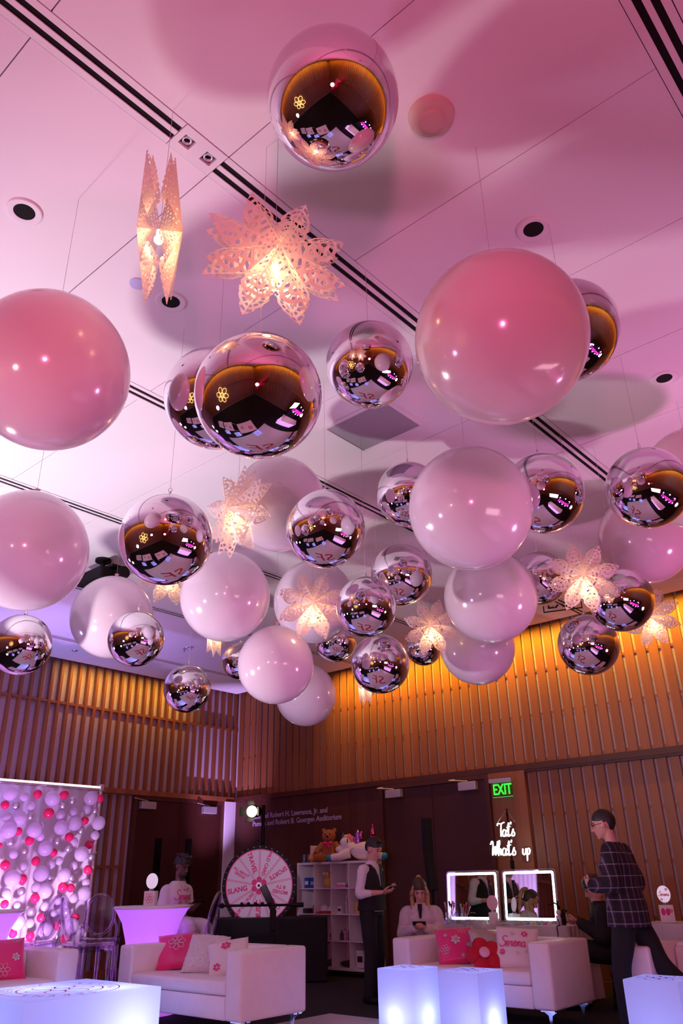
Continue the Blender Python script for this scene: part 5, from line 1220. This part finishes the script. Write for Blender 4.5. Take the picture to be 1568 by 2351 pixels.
def phone(t_label, loc, rot, m, hold=None):
    b = B(); b.box((0, 0, 0), (.075, .150, .009), bevel=.003); o = b.out('phone', m, None); o.location = loc; o.rotation_euler = rot; tag(o, t_label, 'phone')
    b = B(); b.box((0, 0, .005), (.068, .14, .001)); b.out('screen', cm('phone_screen', (.02, .02, .03), .1), o); return o

# waiter in a vest -------------------------------------------------------------
q = at_d(852, 2040, 10.45); wl_ = V(q.x, q.y, 0)
J = dict(pelvis=V(0, 0, .97), chest=V(.01, 0, 1.28), neck=V(.015, 0, 1.47), head=HMat(V(.055, 0, 1.605), -6, 24), yaw=0,
    shL=V(0, .18, 1.385), elL=V(-.02, .235, 1.13), wrL=V(.20, .10, 1.16), shR=V(0, -.18, 1.385), elR=V(-.02, -.24, 1.12), wrR=V(.21, -.10, 1.135),
    handL=(V(.75, -.55, .1), V(0, -.5, 1)), handR=(V(.75, .5, .1), V(0, .4, 1)), curlL=.75, curlR=.7,
    hipL=V(0, .085, .93), knL=V(.02, .10, .50), anL=V(-.02, .11, .085), hipR=V(0, -.085, .93), knR=V(.03, -.10, .50), anR=V(.01, -.12, .085))
t = person('standing young man in white shirt, black vest and tie looking at his phone', wl_, R(8), J, MT['skin_l'])
shirt(t, J, MT['cloth_w'], 'shirt', .012, 1.45, .04)
b = B(); e = .024; ch = J['chest']; pv = J['pelvis']
loft(b, [(pv-V(0, 0, .05), .155+e, .12+e, 0), (pv+V(0, 0, .06), .142+e, .108+e, 0), (V(.01, 0, 1.14), .136+e, .102+e, 0), (ch, .155+e, .112+e, 0), (ch+V(0, 0, .09), .132+e*.8, .10+e*.6, 0), (ch+V(0, 0, .135), .105, .085, 0), (ch+V(0, 0, .155), .085, .07, 0)], 84, False)
dead = [v for v in b.bm.verts if v.co.x > .02 and v.co.z > 1.22 and abs(v.co.y) < (v.co.z-1.20)*.26+.010]
bmesh.ops.delete(b.bm, geom=dead, context='VERTS'); o = b.out('vest', MT['cloth_k'], t, True); s_ = o.modifiers.new('smooth', 'SMOOTH'); s_.iterations = 12; s_ = o.modifiers.new('solid', 'SOLIDIFY'); s_.thickness = .012; s_.offset = 1
b = B(); b.prism([(-.03, 0), (.03, 0), (.038, -.02), (.014, -.30), (-.014, -.30), (-.02, -.02)], .008, Matrix.Translation((.132, 0, 1.44)) @ Matrix.Rotation(R(-6), 4, 'Y') @ Matrix.Rotation(PI/2, 4, 'Z') @ RX90); b.out('tie', MT['black'], t)
b = B(); b.lathe([(.068, 0), (.064, .035), (.060, .05)], (.012, 0, 1.43), 24); b.out('collar', MT['cloth_w'], t, True)
trousers(t, J, MT['cloth_k']); shoes(t, J, MT['black']); face_parts(t, J['head'])
def quiff(b):
    for k in range(26):
        a = random.uniform(-1.1, 1.1); b.tube([(.03+.03*math.cos(a), .055*math.sin(a), .10), (.055+.03*math.cos(a), .06*math.sin(a), .128), (.075+.03*math.cos(a), .05*math.sin(a), .118)], [.016, .014, .005], 6)
hair_cap(t, J['head'], MT['hair_b'], .010, .062, .02, extra=quiff, back=-.045)
Mw = Matrix.Translation(wl_) @ Matrix.Rotation(R(8), 4, 'Z')
phone('black phone held in the hands of the man in the vest', Mw @ V(.305, 0, 1.185), (0, R(-18), R(8)), MT['black'])

# walking man in plaid ----------------------------------------------------------
PLAID = mat('plaid_flannel', (.012, .006, .016), .9); nt = PLAID.node_tree; N = nt.nodes; L = nt.links; p_ = N['Principled BSDF']
tc = N.new('ShaderNodeTexCoord'); sp = N.new('ShaderNodeSeparateXYZ'); L.new(tc.outputs['Object'], sp.inputs[0])
def mth(op, a, b=None, c=None):
    n = N.new('ShaderNodeMath'); n.operation = op
    for i, v in enumerate((a, b, c)):
        if v is None: continue
        if isinstance(v, (int, float)): n.inputs[i].default_value = v
        else: L.new(v, n.inputs[i])
    return n.outputs[0]
hz = mth('GREATER_THAN', mth('SINE', mth('MULTIPLY', sp.outputs[2], 2*PI/.095)), .975); hz2 = mth('GREATER_THAN', mth('SINE', mth('MULTIPLY', sp.outputs[2], 2*PI/.0475)), .9)
vt = mth('GREATER_THAN', mth('SINE', mth('MULTIPLY', mth('ADD', sp.outputs[0], sp.outputs[1]), 2*PI/.085)), .95); vb = mth('GREATER_THAN', mth('SINE', mth('MULTIPLY', mth('ADD', sp.outputs[0], sp.outputs[1]), 2*PI/.085)), .1)
s1 = mth('ADD', mth('MULTIPLY', hz, .55), mth('MULTIPLY', vt, .35)); s2 = mth('ADD', s1, mth('MULTIPLY', mth('MULTIPLY', hz2, vb), .05)); s3 = mth('ADD', s2, mth('MULTIPLY', vb, .02))
mxp = N.new('ShaderNodeMix'); mxp.data_type = 'RGBA'; mxp.inputs[6].default_value = (.010, .006, .012, 1); mxp.inputs[7].default_value = (.40, .26, .46, 1); L.new(s3, mxp.inputs[0]); L.new(mxp.outputs[2], p_.inputs['Base Color'])
q = at_d(1434, 2050, 8.25); pl = V(q.x, q.y, 0)
J = dict(pelvis=V(0, 0, 1.02), chest=V(.03, 0, 1.34), neck=V(.05, 0, 1.55), head=HMat(V(.10, 0, 1.695), 12, 12), yaw=.12,
    shL=V(.02, .20, 1.47), elL=V(.02, .27, 1.20), wrL=V(.24, .20, 1.18), shR=V(.02, -.20, 1.47), elR=V(-.05, -.25, 1.19), wrR=V(.18, -.12, 1.14),
    handL=(V(.6, -.7, .35), V(-.6, -.5, .3)), handR=(V(.8, .4, .1), V(0, .6, .6)), curlL=.9, curlR=.9,
    hipL=V(0, .09, .97), knL=V(.10, .10, .52), anL=V(.10, .10, .09), hipR=V(0, -.09, .97), knR=V(-.20, -.10, .55), anR=V(-.50, -.11, .24), ftR=V(.8, 0, -.5).normalized())
# facing -x in the room: his left side (local +y) is towards the viewer
t = person('man in dark plaid flannel shirt and black trousers walking to the left', pl, R(188), J, MT['skin_l'])
shirt(t, J, PLAID, 'plaid_shirt', .048, 1.8, .17, flare=.02, vox=.012, it=5)
b = B(); b.lathe([(.074, -.02), (.07, .02), (.064, .045)], (.04, 0, 1.50), 24); b.out('collar', PLAID, t, True)
trousers(t, J, MT['cloth_k'], 1.0, .022); shoes(t, J, MT['white']); face_parts(t, J['head'])
hair_cap(t, J['head'], MT['hair_b'], .004, .060, .012, noise_a=.001, back=-.075)
b = B(); v = b.ball((0, 0, 0), .009, 10); bmesh.ops.transform(b.bm, matrix=J['head'] @ Matrix.Translation((.008, .086, -.008)), verts=v); b.out('earbud', MT['white'], t, True, label='white wireless earbud')
b = B()
for q_ in (-1, 1): b.tube([J['head'] @ V(.092, q_*.032+.022*math.cos(a), .01+.018*math.sin(a)) for a in [2*PI*k/14 for k in range(14)]], .0018, 6, closed=True); b.tube([J['head'] @ V(.09, q_*.055, .015), J['head'] @ V(0, q_*.08, .012)], .0018, 6)
b.out('glasses', MT['black'], t, True)

def seated(sz, lean=.0, arms=None, kn=.44, spread=.12, **kw):
    J = dict(pelvis=V(0, 0, sz+.10), chest=V(.03+lean, 0, sz+.40), neck=V(.05+lean*1.5, 0, sz+.585),
        shL=V(.02+lean*1.2, .172, sz+.462), shR=V(.02+lean*1.2, -.172, sz+.462), elL=V(.05+lean, .225, sz+.22), elR=V(.05+lean, -.225, sz+.22), wrL=V(.30+lean, .06, sz+.26), wrR=V(.30+lean, -.06, sz+.26),
        handL=(V(.8, -.3, .1), V(0, -.5, .8)), handR=(V(.8, .3, .1), V(0, .5, .8)), curlL=.8, curlR=.8,
        hipL=V(.03, .09, sz+.075), hipR=V(.03, -.09, sz+.075), knL=V(kn, spread, sz+.075), knR=V(kn, -spread, sz+.075), anL=V(kn+.02, spread, max(.09, sz-.36)), anR=V(kn+.02, -spread, max(.09, sz-.36)))
    J.update(kw); return J
# seated man in white on the bar chair ------------------------------------------------
SKD = MT['skin_d']; J = seated(.735, .02, spread=.13, head=HMat(V(.115, 0, .735+.73), -4, 20), knL=V(.42, .16, .78), anL=V(.40, .16, .32), knR=V(.44, -.12, .80), anR=V(.34, -.12, .35),
    elL=V(.04, .225, .95), wrL=V(.28, .10, 1.01), elR=V(.04, -.225, .95), wrR=V(.29, -.06, .99))
q = at_d(398, 2080, 11.0); lm = V(q.x, q.y, 0); RZM = R(4)
t = person('seated man in a white printed T-shirt and white trousers behind the purple table', lm, RZM, J, SKD)
shirt(t, J, MT['cloth_w'], 't_shirt', .024, .72, .10)
def tshirt_print():
    b = B(); script(b, 'Serena', 0, 0, .11, .009); mm = []
    petals(b, .05, .07, .025, hole=.2); petals(b, .0, .065, .014); petals(b, -.06, -.075, .025); petals(b, .03, -.07, .02)
    for v in b.bm.verts:
        y = v.co.x; z = v.co.y; v.co = V(.05+.139*math.sqrt(max(.05, 1-(y/.2)**2))+.004-.04*max(0, z-.02), y, 1.135+z)
    b.out('shirt_print', MT['pink_ink'], t)
tshirt_print()
b = B(); b.tube(catmull([(.10, .055, 1.33), (.155, .045, 1.27), (.172, 0, 1.20), (.155, -.045, 1.27), (.10, -.055, 1.33)], 6), .003, 6); b.out('necklace', MT['alu'], t, True)
trousers(t, J, MT['cloth_w'], 1.0, .024, length=.95); shoes(t, J, MT['white']); face_parts(t, J['head'])
def locks(b):
    for k in range(34):
        a = random.uniform(0, 6.28); r = random.uniform(.0, .07); b.tube([(-.01+r*math.cos(a), r*math.sin(a), .10), (-.01+r*1.25*math.cos(a), r*1.25*math.sin(a), .135), (.0+r*1.7*math.cos(a), r*1.6*math.sin(a), .12)], [.013, .012, .007], 6)
hair_cap(t, J['head'], MT['hair_b'], .012, .060, .015, extra=locks)
b = B(); v = b.ball((0, 0, 0), .055, 16, (.75, .95, .75)); bmesh.ops.transform(b.bm, matrix=J['head'] @ Matrix.Translation((.046, 0, -.078)), verts=v); b.out('beard', MT['hair_b'], t, True)
Mw = Matrix.Translation(lm) @ Matrix.Rotation(RZM, 4, 'Z')
phone('dark phone in the hands of the seated man in white', Mw @ V(.405, .02, 1.065), (0, R(-25), RZM), MT['black'])

t = thing('stool', 'dark stool under the seated man in white', 'stool', lm, RZM); b = B(); b.cyl((0, 0, .70), (0, 0, .733), .19, n=24); b.out('seat', MT['black'], t)
for k in range(4): b = B(); a = PI/4+k*PI/2; b.cyl((.12*math.cos(a), .12*math.sin(a), .70), (.19*math.cos(a), .19*math.sin(a), 0), .014); b.out('leg', MT['black'], t)
# seated woman ---------------------------------------------------------------------------
QUILT = mat('quilted_lilac', (.62, .54, .60), .75); nt = QUILT.node_tree; N = nt.nodes; L = nt.links
tc = N.new('ShaderNodeTexCoord'); vo = N.new('ShaderNodeTexVoronoi'); vo.inputs['Scale'].default_value = 14; L.new(tc.outputs['Object'], vo.inputs['Vector'])
bp = N.new('ShaderNodeBump'); bp.inputs['Strength'].default_value = .8; bp.inputs['Distance'].default_value = .02; bp.invert = True; L.new(vo.outputs['Distance'], bp.inputs['Height']); L.new(bp.outputs[0], N['Principled BSDF'].inputs['Normal'])
BLOND = add_noise(mat('hair_blonde', (.50, .30, .13), .5), (1, 1, .12), 3, (.45,)*3, (1.35,)*3, nscale=80, bump=.4); BROWNH = add_noise(mat('hair_brown', (.05, .025, .015), .5), (1, 1, .15), 3, (.5,)*3, (1.6,)*3, nscale=90, bump=.4)
J = seated(.45, .05, kn=.42, spread=.13, head=HMat(V(.16, -.0, .45+.700), 6, 34, 0)); J['wrL'] = V(.36, .05, .77); J['wrR'] = V(.36, -.05, .77)
lw = V(5.30, -1.62, 0); q = at_d(968, 2100, 10.45); lw = V(q.x, q.y, 0); RZW = R(-58)
t = person('seated woman in a quilted lilac-grey jacket with blonde ponytail, reading her phone', lw, RZW, J, MT['skin_l'], True)
shirt(t, J, QUILT, 'jacket', .036, 1.85, .10, s=.92, vox=.012, flare=.05)
b = B(); b.prism([(-.02, 0), (.055, -.02), (.09, -.10), (.02, -.07)], .012, Matrix.Translation((.19, .03, 1.0)) @ Matrix.Rotation(PI/2, 4, 'Z') @ RX90); b.prism([(.02, 0), (-.055, -.02), (-.09, -.10), (-.02, -.07)], .012, Matrix.Translation((.19, -.03, 1.0)) @ Matrix.Rotation(PI/2, 4, 'Z') @ RX90); b.out('collar', QUILT, t)
b = B(); b.prism([(-.028, .02), (.028, .02), (.012, -.13), (-.012, -.13)], .01, Matrix.Translation((.212, 0, .985)) @ Matrix.Rotation(R(-8), 4, 'Y') @ Matrix.Rotation(PI/2, 4, 'Z') @ RX90); b.out('black_top', MT['cloth_k'], t)
trousers(t, J, MT['cloth_k'], .92); shoes(t, J, MT['white']); face_parts(t, J['head'], True, hair=BROWNH)
hair_cap(t, J['head'], BROWNH, .010, .060, .0, fem=True, noise_a=.002)
hm = J['head']
for q_ in (-1, 1):
    b = B(); b.tube(catmull([hm @ V(.03, q_*.06, .07), hm @ V(.03, q_*.080, .0), hm @ V(-.005, q_*.085, -.07), V(.17, q_*.085, .95), V(.17, q_*.08, .86)], 5), [.020]*5+[.026]*6+[.026]*5+[.020]*4+[.008], 10); b.out('hair_lock', BLOND, t, True)
b = B(); b.tube(catmull([hm @ V(-.08, 0, .06), hm @ V(-.12, 0, .07), hm @ V(-.15, 0, .0), V(-.02, .03, 1.06), V(-.03, .04, .95)], 5), [.02]*4+[.032]*8+[.026]*5+[.012]*3+[.006], 10); b.out('ponytail', BLOND, t, True)
Mw = Matrix.Translation(lw) @ Matrix.Rotation(RZW, 4, 'Z')
phone('phone held by the seated woman in the quilted jacket', Mw @ V(.455, 0, .815), (0, R(-30), RZW), MT['black'])
t = thing('stool', 'dark stool under the seated woman', 'stool', lw, RZW); b = B(); b.cyl((0, 0, .415), (0, 0, .449), .19, n=24); b.out('seat', MT['black'], t)
for k in range(4): b = B(); a = PI/4+k*PI/2; b.cyl((.12*math.cos(a), .12*math.sin(a), .415), (.17*math.cos(a), .17*math.sin(a), 0), .013); b.out('leg', MT['black'], t)
# person in black behind the walking man --------------------------------------------------
q = at_d(1410, 2110, 10.0); lk = V(q.x, q.y, 0); RZK = R(205)
J = seated(.45, .08, kn=.42, head=HMat(V(.17, 0, .45+.69), 0, 30)); J['wrL'] = V(.38, .06, .82); J['wrR'] = V(.38, -.06, .80)
t = person('person in black clothes seated behind the walking man, holding a yellow-cased phone', lk, RZK, J, MT['skin_l'])
shirt(t, J, MT['cloth_k'], 'hoodie', .04, 1.85, .12, vox=.013, flare=.02); trousers(t, J, MT['cloth_k'], ease=.03); shoes(t, J, MT['black']); face_parts(t, J['head']); hair_cap(t, J['head'], MT['hair_b'], .012, .055, -.02)
Mw = Matrix.Translation(lk) @ Matrix.Rotation(RZK, 4, 'Z')
phone('yellow-cased phone held by the seated person in black', Mw @ V(.465, 0, .865), (0, R(-30), RZK), cm('phone_yellow', (.65, .75, .05), .4))
t = thing('stool', 'dark stool under the person in black', 'stool', lk, RZK); b = B(); b.cyl((0, 0, .415), (0, 0, .449), .19, n=24); b.out('seat', MT['black'], t)
for k in range(4): b = B(); a = PI/4+k*PI/2; b.cyl((.12*math.cos(a), .12*math.sin(a), .415), (.17*math.cos(a), .17*math.sin(a), 0), .013); b.out('leg', MT['black'], t)
